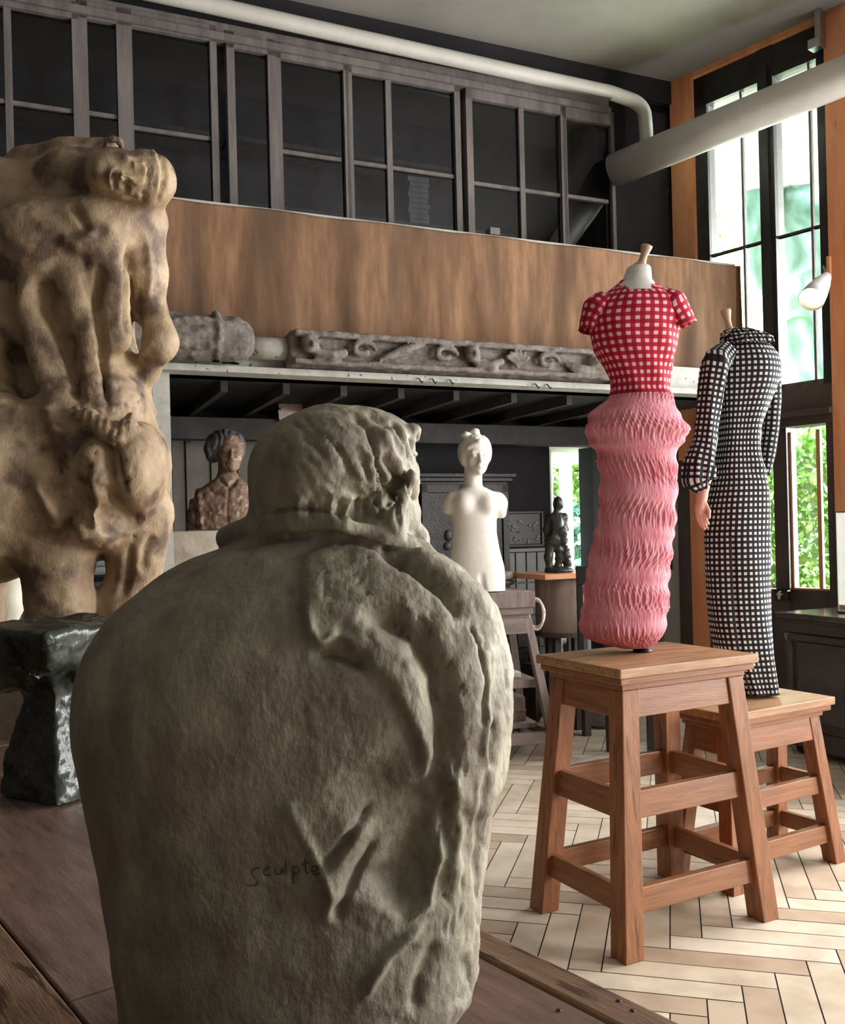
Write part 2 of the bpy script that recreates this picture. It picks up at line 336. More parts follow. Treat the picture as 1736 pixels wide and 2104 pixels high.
wstruct('trim_9', MB().box(S['p0'], S['p1'], -.06, .10, 1.9, zUt+.22).box(S['p0'], S['q1'], -.06, .10, zUt+.22, zUt+.36), M['orangewood'])
wstruct('trim_10', MB().box(S['q0'], S['q1'], -.07, .10, 0, zUt+.22), M['orangewood'])
wstruct('trim_11', MB().box(ws(1396), ws(1420), -.05, .10, 0, 2.3), M['brownpost'])
wstruct('trim_12', MB().box(ws(1420), ws(1452), -.04, .10, 0, 2.3), M['orangewood'])
# black casement, upper lights
fr = MB()
fr.box(S['p1'], S['g0'], -.02, .08, zUb-.05, zUt+.22).box(S['g1'], S['h0'], -.03, .09, zUb-.05, zUt+.22).box(S['h1'], S['q0'], -.02, .08, zUb-.05, zUt+.22)
fr.box(S['p1'], S['q0'], -.02, .08, zUt, zUt+.22)
fr.box(S['g1']+.03, S['h0']-.03, -.055, -.02, zUb, zUt+.1)
w = wstruct('window_10', fr, M['blackframe'])
mt = MB()
for a, b, m in (('g0', 'g1', 1526), ('h0', 'h1', 1667)):
    c = ws(m, 400); mt.box(c-.008, c+.008, .0, .03, zUb, zUt)
    for z in (zMt, zMt-1.02 if False else zMt): mt.box(S[a], S[b], .0, .03, z-.009, z+.009)
    mt.box(S[a], S[b], .0, .05, zUb-.02, zUb+.03)
build('muntin', mt, M['greywood'], w)
build('pane', MB().box(S['g0'], S['g1'], .012, .015, zUb, zUt), M['glass'], w)
build('pane', MB().box(S['h0'], S['h1'], .012, .015, zUb, zUt), M['glass'], w)
wstruct('trim_13', MB().box(S['p1'], S['q0'], -.08, .10, zLt+.03, zUb-.02).box(S['p1'], S['q0'], -.12, .0, zLt+.09, zLt+.13), M['brownpost'])
# lower lights
lw = MB(); a0, a1, b0, b1 = ws(1470), ws(1593), ws(1621), ws(1706)
lw.box(S['p1'], a0, -.02, .08, 0, zLt+.04).box(a1, b0, -.04, .09, .2, zLt+.04).box(b1, S['q0'], -.06, .09, 0, zLt+.04).box(a0, b1, -.02, .08, .05, zLb)
w = wstruct('window_11', lw, M['brownpost'])
mt = MB(); c = ws(1680); mt.box(c-.014, c+.014, .0, .03, zLb, zLt)
for q in (a1-.015, b0, b1-.012): mt.box(q, q+.015, .0, .04, zLb, zLt)
mt.box(b0, b1, 0, .05, zLb-.005, zLb+.012)
build('muntin', mt, M['orangewood'], w)
build('pane', MB().box(a0, a1, .012, .015, zLb, zLt), M['glass'], w); build('pane', MB().box(b0, b1, .012, .015, zLb, zLt), M['glass'], w)
s, z = wp(1617, 1221)
lt = build('window_latch', MB().box(s-.05, s+.05, -.09, -.04, z-.035, z+.035), M['black'], w, bev=.008)
build('handle', MB().box(s-.009, s+.009, -.115, -.085, z-.028, z+.028).box(s-.022, s+.022, -.11, -.085, z+.0, z+.014), M['steel'], lt, bev=.003)
# white door in the window wall under the gallery
zd = wz(1380, 990)
dr = wstruct('door_1', MB().box(ws(1300), ws(1396), -.03, .02, 0, zd), mat('pale_grey_door', (.36, .36, .34), (.42, .42, .39), 3, .6), bev=.004)
hx, hz0 = wp(1384, 1170); _, hz1 = wp(1384, 1122)
build('door_plate', MB().box(hx-.012, hx+.012, -.045, -.03, hz0, hz1).box(hx-.03, hx+.006, -.075, -.045, (hz0+hz1)/2, (hz0+hz1)/2+.015), mat('dull_brass', (.12, .10, .06), rough=.4, metal=1), dr)
# ------------------------------------------------------------------ pipes
PZ = 6.02
pts = [(-400, -205), (420, -8), (640, 50), (870, 108), (1100, 165), (1270, 205)]
P = []
for px, py in pts:
    q = on_plane(px, py, (0, PZ, 0), GN); P.append(q)
zc = sum(p.z for p in P[1:])/5
for p in P: p.z = zc+(p.z-zc)*.35
q = on_plane(1312, 225, (0, PZ, 0), GN); q2 = on_plane(1326, 262, (0, PZ, 0), GN); q3 = on_plane(1328, 310, (0, PZ-.02, 0), GN)
def smooth_path(P, n=4):
    P = [Vector(p) for p in P]
    for _ in range(n):
        Q = [P[0]]
        for a, b in zip(P, P[1:]): Q += [a*.75+b*.25, a*.25+b*.75]
        Q.append(P[-1]); P = Q
    return P
pp = [P[0], P[1], P[2], P[3], P[4]]+smooth_path([P[4]*.1+P[5]*.9, on_plane(1322, 214, (0, PZ, 0), GN), on_plane(1327, 262, (0, PZ, 0), GN), q3], 3)
tag(build('heating_pipe', MB().tube(pp, .050, 20), M['pipe'], smooth=True), 'thin white pipe running along the ceiling above the gallery windows and bending down', 'pipe')
A = at(1262, 350, 6.82); B = at(1790, 133, 5.60)
t = thing('air_duct', 'wide white duct crossing in front of the top of the tall window', 'duct', A)
build('duct_tube', MB().tube([A, A+(B-A)*.5, B, B+(B-A)*.25], .118, 32), M['pipe'], t, True, True)
# dark bracket over the window
o = build('wall_bracket', MB().box(-.02, .02, -.08, 0, -.02, .22).box(-.06, .02, -.10, -.02, -.03, .03), M['steel'], bev=.004); s, z = wp(1700, 70)
o.location = W0+WD*s+Vector((0, 0, z-.1))-WN*.06; o.rotation_euler = (0, 0, WA); tag(o, 'small metal bracket above the tall window near the ceiling', 'bracket')
# ------------------------------------------------------------------ spot lamp on the window post
s, z = wp(1704, 560)
lp = thing('wall_lamp', 'white cone spotlight clipped to the window post, lit warm inside', 'lamp', W0+WD*s+Vector((0, 0, z))-WN*.10, WA)
tip = at(1699, 566, 5.95); mouth = at(1669, 612, 5.80); ax = (mouth-tip).normalized(); R = ax.to_track_quat('Z', 'Y').to_matrix(); hl = (mouth-tip).length+.02
prof = [(.018, 0), (.03, .01), (.055, hl*.35), (.072, hl*.7), (.080, hl), (.077, hl), (.069, hl*.7), (.05, hl*.35), (.02, .02)]
build('lamp_shade', MB().lathe(prof, tip, 28, R), M['white'], lp, True, True)
build('bulb', MB().ell(tip+ax*hl*.62, (.035, .035, .04), 16, R), mat('lamp_glow', (1, .8, .5), emit=(1, .72, .35, 14)), lp, True, True)
wj = W0+WD*s+Vector((0, 0, z))-WN*.03
build('arm', MB().tube([wj, wj-WN*.05+Vector((0, 0, .03)), tip], .008, 8), M['steel'], lp, True, True)
build('clamp', MB().cbox(wj, (.02, .02, .03), WA), M['steel'], lp, False, True, bev=.003)
s2, z2 = wp(1716, 556)
o = build('wood_peg', MB().box(-.012, .012, -.03, 0, -.08, .08), M['orangewood'], bev=.003); o.location = W0+WD*(s2)+Vector((0, 0, z2))-WN*.07; o.rotation_euler = (0, 0, WA); tag(o, 'thin light wood peg beside the spotlight on the dark post', 'peg')
# ------------------------------------------------------------------ sculpting kit: distance fields turned into meshes
def vnoise(P, f, seed=0):
    Q = P*f+seed*17.31; i = np.floor(Q).astype(np.int64); t = Q-i; t = t*t*(3-2*t)
    def h(a, b, c):
        n = (a*73856093) ^ (b*19349663) ^ (c*83492791); n = (n ^ (n >> 13))*1274126177 & 0x7fffffff
        return ((n ^ (n >> 16)) & 0xffff)/32767.5-1
    r = 0
    for a in (0, 1):
        for b in (0, 1):
            for c in (0, 1):
                r = r+h(i[:, 0]+a, i[:, 1]+b, i[:, 2]+c)*(t[:, 0] if a else 1-t[:, 0])*(t[:, 1] if b else 1-t[:, 1])*(t[:, 2] if c else 1-t[:, 2])
    return r
def fbm(P, f, o=4, seed=0): return sum(vnoise(P, f*2**k, seed+k)*.55**k for k in range(o))
class Sculpt:
    def __init__(s, lo, hi, res):
        s.lo = np.array(lo, dtype=np.float32); s.res = res; s.n = np.ceil((np.array(hi)-s.lo)/res).astype(int)+1
        s.F = np.full(tuple(s.n), 9., dtype=np.float32)
    def _win(s, a, b):
        i0 = np.clip(np.floor((np.array(a)-s.lo)/s.res).astype(int), 0, s.n); i1 = np.clip(np.ceil((np.array(b)-s.lo)/s.res).astype(int)+1, 0, s.n)
        sl = tuple(slice(x, y) for x, y in zip(i0, i1))
        g = [s.lo[k]+s.res*np.arange(i0[k], i1[k], dtype=np.float32) for k in range(3)]
        return sl, g[0][:, None, None], g[1][None, :, None], g[2][None, None, :]
    def _mix(s, sl, d, k, sub):
        A = s.F[sl]
        if sub:
            d = -d
            if k > 0: h = np.maximum(k-np.abs(A-d), 0)/k; s.F[sl] = np.maximum(A, d)+h*h*k*.25
            else: s.F[sl] = np.maximum(A, d)
        elif k > 0: h = np.maximum(k-np.abs(A-d), 0)/k; s.F[sl] = np.minimum(A, d)-h*h*k*.25
        else: s.F[sl] = np.minimum(A, d)
    def ell(s, c, r, R=None, k=.02, sub=False):
        c = np.array(c, dtype=np.float32); r = np.array(r if hasattr(r, '__len__') else (r,)*3, dtype=np.float32); m = float(max(r))+k+s.res*4
        sl, X, Y, Z = s._win(c-m, c+m); X = X-c[0]; Y = Y-c[1]; Z = Z-c[2]
        if R is not None:
            R = np.array(R, dtype=np.float32); X, Y, Z = X*R[0, 0]+Y*R[1, 0]+Z*R[2, 0], X*R[0, 1]+Y*R[1, 1]+Z*R[2, 1], X*R[0, 2]+Y*R[1, 2]+Z*R[2, 2]
        k0 = np.sqrt((X/r[0])**2+(Y/r[1])**2+(Z/r[2])**2); k1 = np.sqrt((X/r[0]**2)**2+(Y/r[1]**2)**2+(Z/r[2]**2)**2)
        s._mix(sl, k0*(k0-1)/np.maximum(k1, 1e-4), k, sub); return s
    def cap(s, a, b, ra, rb=None, k=.02, sub=False, flat=None):
        a = np.array(a, dtype=np.float32); b = np.array(b, dtype=np.float32); rb = ra if rb is None else rb; m = max(ra, rb)+k+s.res*4
        sl, X, Y, Z = s._win(np.minimum(a, b)-m, np.maximum(a, b)+m); d = b-a; L = float((d*d).sum())+1e-9
        h = np.clip(((X-a[0])*d[0]+(Y-a[1])*d[1]+(Z-a[2])*d[2])/L, 0, 1)
        D = np.sqrt((X-a[0]-h*d[0])**2+(Y-a[1]-h*d[1])**2+(Z-a[2]-h*d[2])**2)-(ra+(rb-ra)*h)
        s._mix(sl, D, k, sub); return s
    def path(s, pts, r, k=.02, sub=False):
        rs = r if hasattr(r, '__len__') else [r]*len(pts)
        for i in range(len(pts)-1): s.cap(pts[i], pts[i+1], rs[i], rs[i+1], k, sub)
        return s
    def loft(s, zs, cx, cy, a, b, n=2.3, k=.03, sub=False, R=0):
        o = np.argsort(zs); zs, cx, cy, a, b = [np.array(q, dtype=np.float32)[o] for q in (zs, cx, cy, a, b)]
        sl, X, Y, Z = s._win((min(cx-a)-.1, min(cy-b)-.1, zs[0]-.1), (max(cx+a)+.1, max(cy+b)+.1, zs[-1]+.1))
        z = Z.ravel(); zf = np.linspace(zs[0], zs[-1], 400)
        def ip(q):
            y = np.interp(zf, zs, q); w = 9; y = np.convolve(np.pad(y, w, mode='edge'), np.ones(2*w+1)/(2*w+1), 'valid'); return np.interp(z, zf, y)[None, None, :].astype(np.float32)
        CX, CY, Aa, Bb = ip(cx), ip(cy), ip(a), ip(b)
        U = np.abs(X-CX)/Aa; V = np.abs(Y-CY)/Bb; q = (U**n+V**n)**(1/n)
        d = (q-1)*np.minimum(Aa, Bb)*.9; d = np.maximum(d, np.maximum(zs[0]-Z, Z-zs[-1]))
        s._mix(sl, d, k, sub); return s
    def boxp(s, c, hf, R=None, rd=.005, k=.0, sub=False):
        c = np.array(c, dtype=np.float32); m = float(np.linalg.norm(hf))+k+s.res*4
        sl, X, Y, Z = s._win(c-m, c+m); X = X-c[0]; Y = Y-c[1]; Z = Z-c[2]
        if R is not None:
            R = np.array(R, dtype=np.float32); X, Y, Z = X*R[0, 0]+Y*R[1, 0]+Z*R[2, 0], X*R[0, 1]+Y*R[1, 1]+Z*R[2, 1], X*R[0, 2]+Y*R[1, 2]+Z*R[2, 2]
        qx, qy, qz = np.abs(X)-hf[0]+rd, np.abs(Y)-hf[1]+rd, np.abs(Z)-hf[2]+rd
        d = np.sqrt(np.maximum(qx, 0)**2+np.maximum(qy, 0)**2+np.maximum(qz, 0)**2)+np.minimum(np.maximum(qx, np.maximum(qy, qz)), 0)-rd
        s._mix(sl, d, k, sub); return s
    def mesh(s):
        Fv = s.F; S = Fv < 0; n = np.array(Fv.shape)
        c = sum(S[i:n[0]-1+i, j:n[1]-1+j, k:n[2]-1+k].astype(np.int8) for i in (0, 1) for j in (0, 1) for k in (0, 1))
        act = (c > 0) & (c < 8); I, J, K = np.nonzero(act); m = len(I); idx = np.full(act.shape, -1, dtype=np.int64); idx[I, J, K] = np.arange(m)
        acc = np.zeros((m, 3)); cnt = np.zeros(m)
        for ax in range(3):
            o = [q for q in range(3) if q != ax]
            for u in (0, 1):
                for v in (0, 1):
                    a = [0, 0, 0]; a[o[0]] = u; a[o[1]] = v; b = list(a); b[ax] = 1
                    fa = Fv[I+a[0], J+a[1], K+a[2]]; fb = Fv[I+b[0], J+b[1], K+b[2]]; x = (fa < 0) != (fb < 0)
                    t = np.where(x, fa/np.where(x, fa-fb, 1), 0); p = np.zeros((m, 3)); p += a; p[:, ax] += t
                    acc += p*x[:, None]; cnt += x
        V = (acc/np.maximum(cnt, 1)[:, None]+np.stack([I, J, K], 1))*s.res+s.lo
        faces = []
        for ax in range(3):
            o = [q for q in range(3) if q != ax]; sh = [slice(1, n[0]-1), slice(1, n[1]-1), slice(1, n[2]-1)]; sh[ax] = slice(0, n[ax]-1)
            sh2 = list(sh); sh2[ax] = slice(1, n[ax]); A = S[tuple(sh)]; B = S[tuple(sh2)]
            off = [1, 1, 1]; off[ax] = 0
            for flip, mask in ((False, A & ~B), (True, B & ~A)):
                i, j, k = np.nonzero(mask); P = np.stack([i+off[0], j+off[1], k+off[2]], 1)
                if not len(P): continue
                q = []
                for (u, v) in ((0, 0), (1, 0), (1, 1), (0, 1)):
                    C = P.copy(); C[:, o[0]] -= 1-u; C[:, o[1]] -= 1-v; q.append(idx[C[:, 0], C[:, 1], C[:, 2]])
                q = np.stack(q, 1)
                if flip != (ax == 1): q = q[:, ::-1]
                faces.append(q)
        Q = np.concatenate(faces); lab = np.arange(len(V))
        for _ in range(400):
            old = lab.copy(); mn = lab[Q].min(1)
            for k_ in range(4): np.minimum.at(lab, Q[:, k_], mn)
            lab = lab[lab]
            if (lab == old).all(): break
        u, cn = np.unique(lab, return_counts=True); keep = lab == u[cn.argmax()]; ni = np.cumsum(keep)-1
        return V[keep], ni[Q[keep[Q[:, 0]]]]
def normals(V, Q):
    n = np.cross(V[Q[:, 2]]-V[Q[:, 0]], V[Q[:, 3]]-V[Q[:, 1]]); N_ = np.zeros_like(V)
    for k in range(4): np.add.at(N_, Q[:, k], n)
    return N_/np.maximum(np.linalg.norm(N_, axis=1), 1e-9)[:, None]
def smooth_mesh(V, Q, it=2, f=.5):
    for _ in range(it):
        A = np.zeros_like(V); c = np.zeros(len(V))
        for k in range(4):
            np.add.at(A, Q[:, k], V[Q[:, (k+1) % 4]]+V[Q[:, (k+3) % 4]]); np.add.at(c, Q[:, k], 2)
        V = V*(1-f)+A/np.maximum(c, 1)[:, None]*f
    return V
def seg_dist(px, py, pts):      # distance to a polyline in the plane, and the position along it
    best = np.full(px.shape, 1e9); pos = np.zeros(px.shape); n = len(pts)-1
    for i in range(n):
        ax, ay = pts[i]; bx, by = pts[i+1]; dx, dy = bx-ax, by-ay; L = dx*dx+dy*dy
        h = np.clip(((px-ax)*dx+(py-ay)*dy)/L, 0, 1); d = np.hypot(px-ax-h*dx, py-ay-h*dy)
        m = d < best; best = np.where(m, d, best); pos = np.where(m, (i+h)/n, pos)
    return best, pos
def tool(V, N_, strokes, facing=.15):
    """sculptor's tool: each stroke (path, width, depth, taper) pushes clay in (-) or out (+) along the side seen from the front"""
    x, y = project(V); w = np.clip((-(N_[:, 1])-facing+.35)/.35, 0, 1); D = np.zeros(len(V))
    for st in strokes:
        pts, wd, dp = st[:3]; d, pos = seg_dist(x, y, pts); tp = 1 if len(st) < 4 or not st[3] else np.clip(np.minimum(pos, 1-pos)*6, 0, 1)
        D += dp*np.exp(-(d/wd)**2)*tp
    return V+N_*(D*w)[:, None]
def poly_in(px, py, pts):
    r = np.zeros(px.shape, bool); n = len(pts)
    for i in range(n):
        x1, y1 = pts[i]; x2, y2 = pts[(i+1) % n]
        c = ((y1 > py) != (y2 > py)) & (px < (x2-x1)*(py-y1)/((y2-y1) if y2 != y1 else 1e-9)+x1); r ^= c
    return r
def plateau(V, N_, pts, h, soft, facing=.15):
    x, y = project(V); ins = poly_in(x, y, pts); d, _ = seg_dist(x, y, pts+[pts[0]]); sd = np.where(ins, d, -d)
    w = np.clip((-(N_[:, 1])-facing+.35)/.35, 0, 1)
    return V+N_*(h*w/(1+np.exp(-sd/soft)))[:, None]
def from_np(name, V, Q, m, parent=None, world=True, smooth=True):
    if parent is not None and world:
        Mi = np.array((MW(parent) if parent.parent is None else MW(parent.parent)@MW(parent)).inverted()); V = V@Mi[:3, :3].T+Mi[:3, 3]
    me = bpy.data.meshes.new(name); me.vertices.add(len(V)); me.vertices.foreach_set('co', V.astype(np.float32).ravel())
    me.loops.add(Q.size); me.loops.foreach_set('vertex_index', Q.astype(np.int32).ravel()); me.polygons.add(len(Q))
    me.polygons.foreach_set('loop_start', np.arange(len(Q), dtype=np.int32)*Q.shape[1]); me.polygons.foreach_set('loop_total', np.full(len(Q), Q.shape[1], dtype=np.int32))
    me.update(calc_edges=True); me.validate()
    me.polygons.foreach_set('use_smooth', [smooth]*len(me.polygons)); me.materials.append(m)
    o = bpy.data.objects.new(name, me); COL.objects.link(o); o.parent = parent; return o
def rotm(rx=0, ry=0, rz=0): return Euler((math.radians(rx), math.radians(ry), math.radians(rz)), 'XYZ').to_matrix()
def head_on(S, c, R, h, k=.02, detail=True, ears=True, neck=True, closed=True):
    """head of height h, centre c; local x right, -y the face, z crown; R rotates it"""
    c = Vector(c); R = Matrix(R)
    T = lambda p: c+R@(Vector(p)*h)
    E = lambda p, r, k=k, sub=False, q=None: S.ell(T(p), [x*h for x in r], R if q is None else R@q, k*h*5, sub)
    C = lambda a, b, ra, rb=None, k=k, sub=False: S.cap(T(a), T(b), ra*h, (rb or ra)*h, k*h*5, sub)
    E((0, .08, .13), (.345, .43, .37)); E((0, -.10, -.12), (.27, .28, .36)); E((0, -.18, -.32), (.18, .18, .15)); E((0, -.30, -.41), (.08, .07, .07))
    C((-.17, -.315, .07), (.17, -.315, .07), .055, k=.01); E((.17, -.24, -.13), (.09, .08, .10)); E((-.17, -.24, -.13), (.09, .08, .10))
    for sx in (-1, 1):
        E((sx*.135, -.40, -.01), (.085, .07, .05), .008, True); E((sx*.135, -.325, -.012), (.068, .055, .042), .003)
        if closed: C((sx*.075, -.375, -.03), (sx*.195, -.35, -.03), .012, k=.003)
    C((0, -.36, .05), (0, -.46, -.14), .035, .05, k=.006); E((.045, -.42, -.155), (.035, .04, .03), .004); E((-.045, -.42, -.155), (.035, .04, .03), .004)
    E((0, -.37, -.26), (.11, .07, .06), .008); C((-.085, -.425, -.27), (.085, -.425, -.27), .010, k=.003, sub=True)
    E((0, -.415, -.247), (.075, .03, .02), .003); E((0, -.41, -.297), (.06, .032, .024), .003)
    if ears:
        for sx in (-1, 1): E((sx*.345, .03, -.04), (.04, .08, .12), .004)
    if neck: C((0, .10, -.3), (0, .17, -.85), .19, .22)
    return T
# sculpture materials
def stonemat(name, c1, c2, c3, scale, rough, bump, bscale, dark=None, bdist=.004, stretch=(1, 1, 1)):
    m = mat(name, c1, c2, scale, rough, bump, bscale, c3=c3, lo=.3, hi=.7, bdist=bdist, wear=dark, stretch=stretch, bstretch=(1, 1, .7)); return m
M['bronze_clay'] = stonemat('aged_plaster_green_brown', (.15, .12, .09), (.38, .36, .26), (.245, .225, .165), 22, .58, .6, 110, ((.19, .155, .12), 20, .46, .3), .004, (1, 1, .45))
M['centaur'] = stonemat('ochre_stained_plaster', (.21, .135, .085), (.48, .375, .24), (.36, .26, .165), 5, .6, .4, 120, ((.13, .085, .06), 7, .50, .12), .006)
M['darkbronze'] = stonemat('dark_green_bronze', (.012, .016, .014), (.055, .065, .055), (.028, .034, .03), 14, .20, .6, 60, ((.10, .12, .11), 40, .66, .05), .004)
M['whiteplaster'] = mat('white_plaster', (.80, .75, .68), (.86, .82, .76), 4, .55, .08, 60)
M['terracotta'] = stonemat('patchy_terracotta', (.08, .05, .035), (.34, .235, .165), (.22, .14, .10), 22, .75, .6, 90, ((.45, .35, .27), 30, .60, .06), .004)
M['smallbronze'] = stonemat('small_dark_bronze', (.02, .022, .018), (.05, .05, .04), (.03, .032, .028), 30, .35, .5, 60)
# ------------------------------------------------------------------ foreground table
TC = Vector((-1.164, 2.99, 0)); TU = Vector((.62, -.785, 0)).normalized(); TV = Vector((-TU.y*-1, 0, 0))
TV = Vector((TU.y, -TU.x, 0))            # points left-front, away from the right edge
TZ = .79
tb = thing('work_table', 'heavy dark brown wooden table in the foreground carrying the big bust', 'table', TC, math.atan2(TU.y, TU.x))
# local frame: x along the right edge towards the camera, y to the far left is negative
LX, LY = 2.62, 1.25
def tlocal(px, py):
    q = on_plane(px, py, (0, 0, TZ), Vector((0, 0, 1))); d = q-TC; return d.dot(TU), d.dot(TV)
ex = tlocal(985, 1962)[1]
q1 = tlocal(0, 1855); q2 = tlocal(135, 2104); jy = (q1[1]+q2[1])/2
def tb_box(x0, x1, y0, y1, z0, z1): return MB().box(x0, x1, -y1, -y0, z0, z1)
build('edge_board', tb_box(0, LX, 0, ex, TZ-.045, TZ+.002), M['tableedge'], tb, bev=.006)
cuts = [ex+.003, jy, LY]
build('top_board', tb_box(0.085, 1.80, ex+.003, jy-.002, TZ-.045, TZ), M['tablewood'], tb, bev=.003)
build('top_board', tb_box(1.803, LX, ex+.003, jy-.002, TZ-.045, TZ-.001), M['tablewood'], tb, bev=.003)
build('top_board', tb_box(0.085, LX, jy+.002, LY, TZ-.045, TZ), M['tableedge'], tb, bev=.003)
build('end_board', tb_box(0, .082, ex+.003, LY, TZ-.045, TZ+.001), M['tableedge'], tb, bev=.003)
build('apron', tb_box(.05, LX-.05, .05, .08, TZ-.16, TZ-.046).box(.05, .08, -LY+.05, -.05, TZ-.16, TZ-.046).box(.05, LX-.05, -LY+.05, -LY+.08, TZ-.16, TZ-.046), M['tablewood'], tb)
for x in (.10, LX-.12):
    for y in (.10, LY-.12): build('leg', tb_box(x-.045, x+.045, y-.045, y+.045, 0, TZ-.046), M['tablewood'], tb, bev=.004)
for px, py in ((1148, 2076), (1271, 2060), (1300, 2080)):
    a, b = tlocal(px, py); build('nail', MB().lathe([(.0038, 0), (.003, .001), (.001, .0014)], (a, -b, TZ+(.0002 if px < 1200 else .0022)), 10), M['black'], tb)
# ------------------------------------------------------------------ foreground bust of a man seen from behind
def lift(pts, Y): return [tuple(at(x, y, Y)) for x, y in pts]
BY = 1.22
def big_bust():
    px = BY/F
    KB = .90; ZB = CH-(CH-TZ)/KB; S = Sculpt((-.52, .98, ZB), (.22, 1.50, 1.62), .0042)
    prof = [  # image row, left edge, right edge, nearest depth, farthest depth
        (1098, 540, 790, 1.20, 1.34), (1130, 430, 846, 1.165, 1.36), (1165, 352, 912, 1.14, 1.38), (1210, 285, 972, 1.115, 1.42), (1260, 230, 1012, 1.10, 1.44), (1320, 190, 1036, 1.09, 1.45), (1400, 162, 1046, 1.085, 1.45),
        (1500, 158, 1040, 1.09, 1.44), (1620, 178, 1022, 1.10, 1.43), (1750, 204, 1004, 1.11, 1.42), (1880, 228, 992, 1.115, 1.41), (2000, 243, 986, 1.115, 1.41), (2120, 248, 984, 1.12, 1.40)]
    zs, cx, cy, a, b = [], [], [], [], []
    for y, l, r, n, f in prof:
        Pm = at((l+r)/2, y, 1.25); w = (at(r, y, 1.25)-at(l, y, 1.25)).length/2
        zs.append(Pm.z); cx.append(Pm.x); cy.append((n+f)/2); a.append(w); b.append((f-n)/2)
    zs[-1] = ZB+.002
    S.loft(zs, cx, cy, a, b, 2.5, .03)
    # rounded lower right corner
    # collar roll
    col = [(470, 1106), (530, 1082), (610, 1070), (700, 1074), (790, 1100), (860, 1136), (930, 1188), (980, 1235)]
    S.loft([at(650, 1110, 1.25).z, at(650, 1060, 1.25).z], [at(670, 1100, 1.25).x]*2, [1.262]*2, [.105, .096], [.088, .085], 2.2, .02)
    for (x0, y0), (x1, y1) in zip(col, col[1:]):
        Y0 = 1.168+.0000022*(x0-690)**2; Y1 = 1.168+.0000022*(x1-690)**2; S.cap(at(x0, y0, Y0), at(x1, y1, Y1), .0165, .0165, .010)
    # head
    c = at(684, 957, 1.26)
    S.ell(c, (.100, .115, .076), None, .015)
    S.ell(at(640, 985, 1.245), (.077, .095, .076), rotm(0, 0, -20), .025); S.ell(at(645, 1030, 1.25), (.078, .09, .05), None, .02)
    S.ell(at(770, 965, 1.27), (.055, .09, .080), rotm(0, 10, 0), .025); S.ell(at(705, 905, 1.26), (.070, .09, .046), rotm(0, 6, 0), .02)
    S.ell(at(798, 1010, 1.285), (.036, .07, .066), rotm(0, 6, 0), .02)
    S.ell(at(802, 925, 1.27), (.028, .05, .036), rotm(0, 40, 0), .02)
    S.ell(at(848, 893, 1.262), (.0105, .014, .015), rotm(0, 20, 0), .004); S.ell(at(838, 886, 1.262), (.010, .014, .008), None, .004)
    S.ell(at(838, 1000, 1.30), (.015, .035, .050), rotm(0, -4, 0), .012)
    S.ell(at(832, 1062, 1.30), (.020, .04, .028), None, .010)
    S.ell(at(852, 1112, 1.315), (.020, .032, .034), rotm(0, -14, 0), .005); S.ell(at(868, 1128, 1.315), (.009, .03, .028), rotm(0, 8, 0), .004)
    S.ell(at(818, 1128, 1.285), (.030, .04, .026), rotm(0, 35, 0), .006); S.ell(at(770, 1090, 1.265), (.045, .05, .026), rotm(0, 25, 0), .015)
    # ear: rim, bowl and lobe
    S.cap(at(846, 982, 1.205), at(812, 1054, 1.185), .0095, .0130, .002); S.ell(at(808, 1082, 1.19), (.018, .018, .024), None, .004)
    S.ell(at(824, 1092, 1.205), (.007, .010, .012), None, .002)
    S.ell(at(803, 1014, 1.185), (.009, .034, .028), rotm(0, 22, 0), .002, True)
    S.cap(at(800, 1060, 1.21), at(762, 1030, 1.20), .006, .004, .004)
    S.ell(at(1010, 2180, 1.25), (.075, .3, .055), rotm(0, 50, 0), .05, True)
    V, Q = S.mesh(); V = smooth_mesh(V, Q, 1); N_ = normals(V, Q)
    V = V+N_*(fbm(V, 6, 3, 5)*.004)[:, None]
    # raised right half of the coat and the cut folds
    V = plateau(V, N_, [(622, 1150), (680, 1120), (780, 1118), (900, 1160), (1010, 1250), (1060, 1400), (1040, 1600), (980, 1700), (880, 1560), (900, 1440), (850, 1350), (760, 1290), (700, 1290), (660, 1330), (630, 1290)], .010, 5)
    V = plateau(V, N_, [(700, 1310), (770, 1300), (850, 1360), (895, 1470), (890, 1580), (872, 1592), (858, 1520), (800, 1410), (740, 1350)], .012, 4)
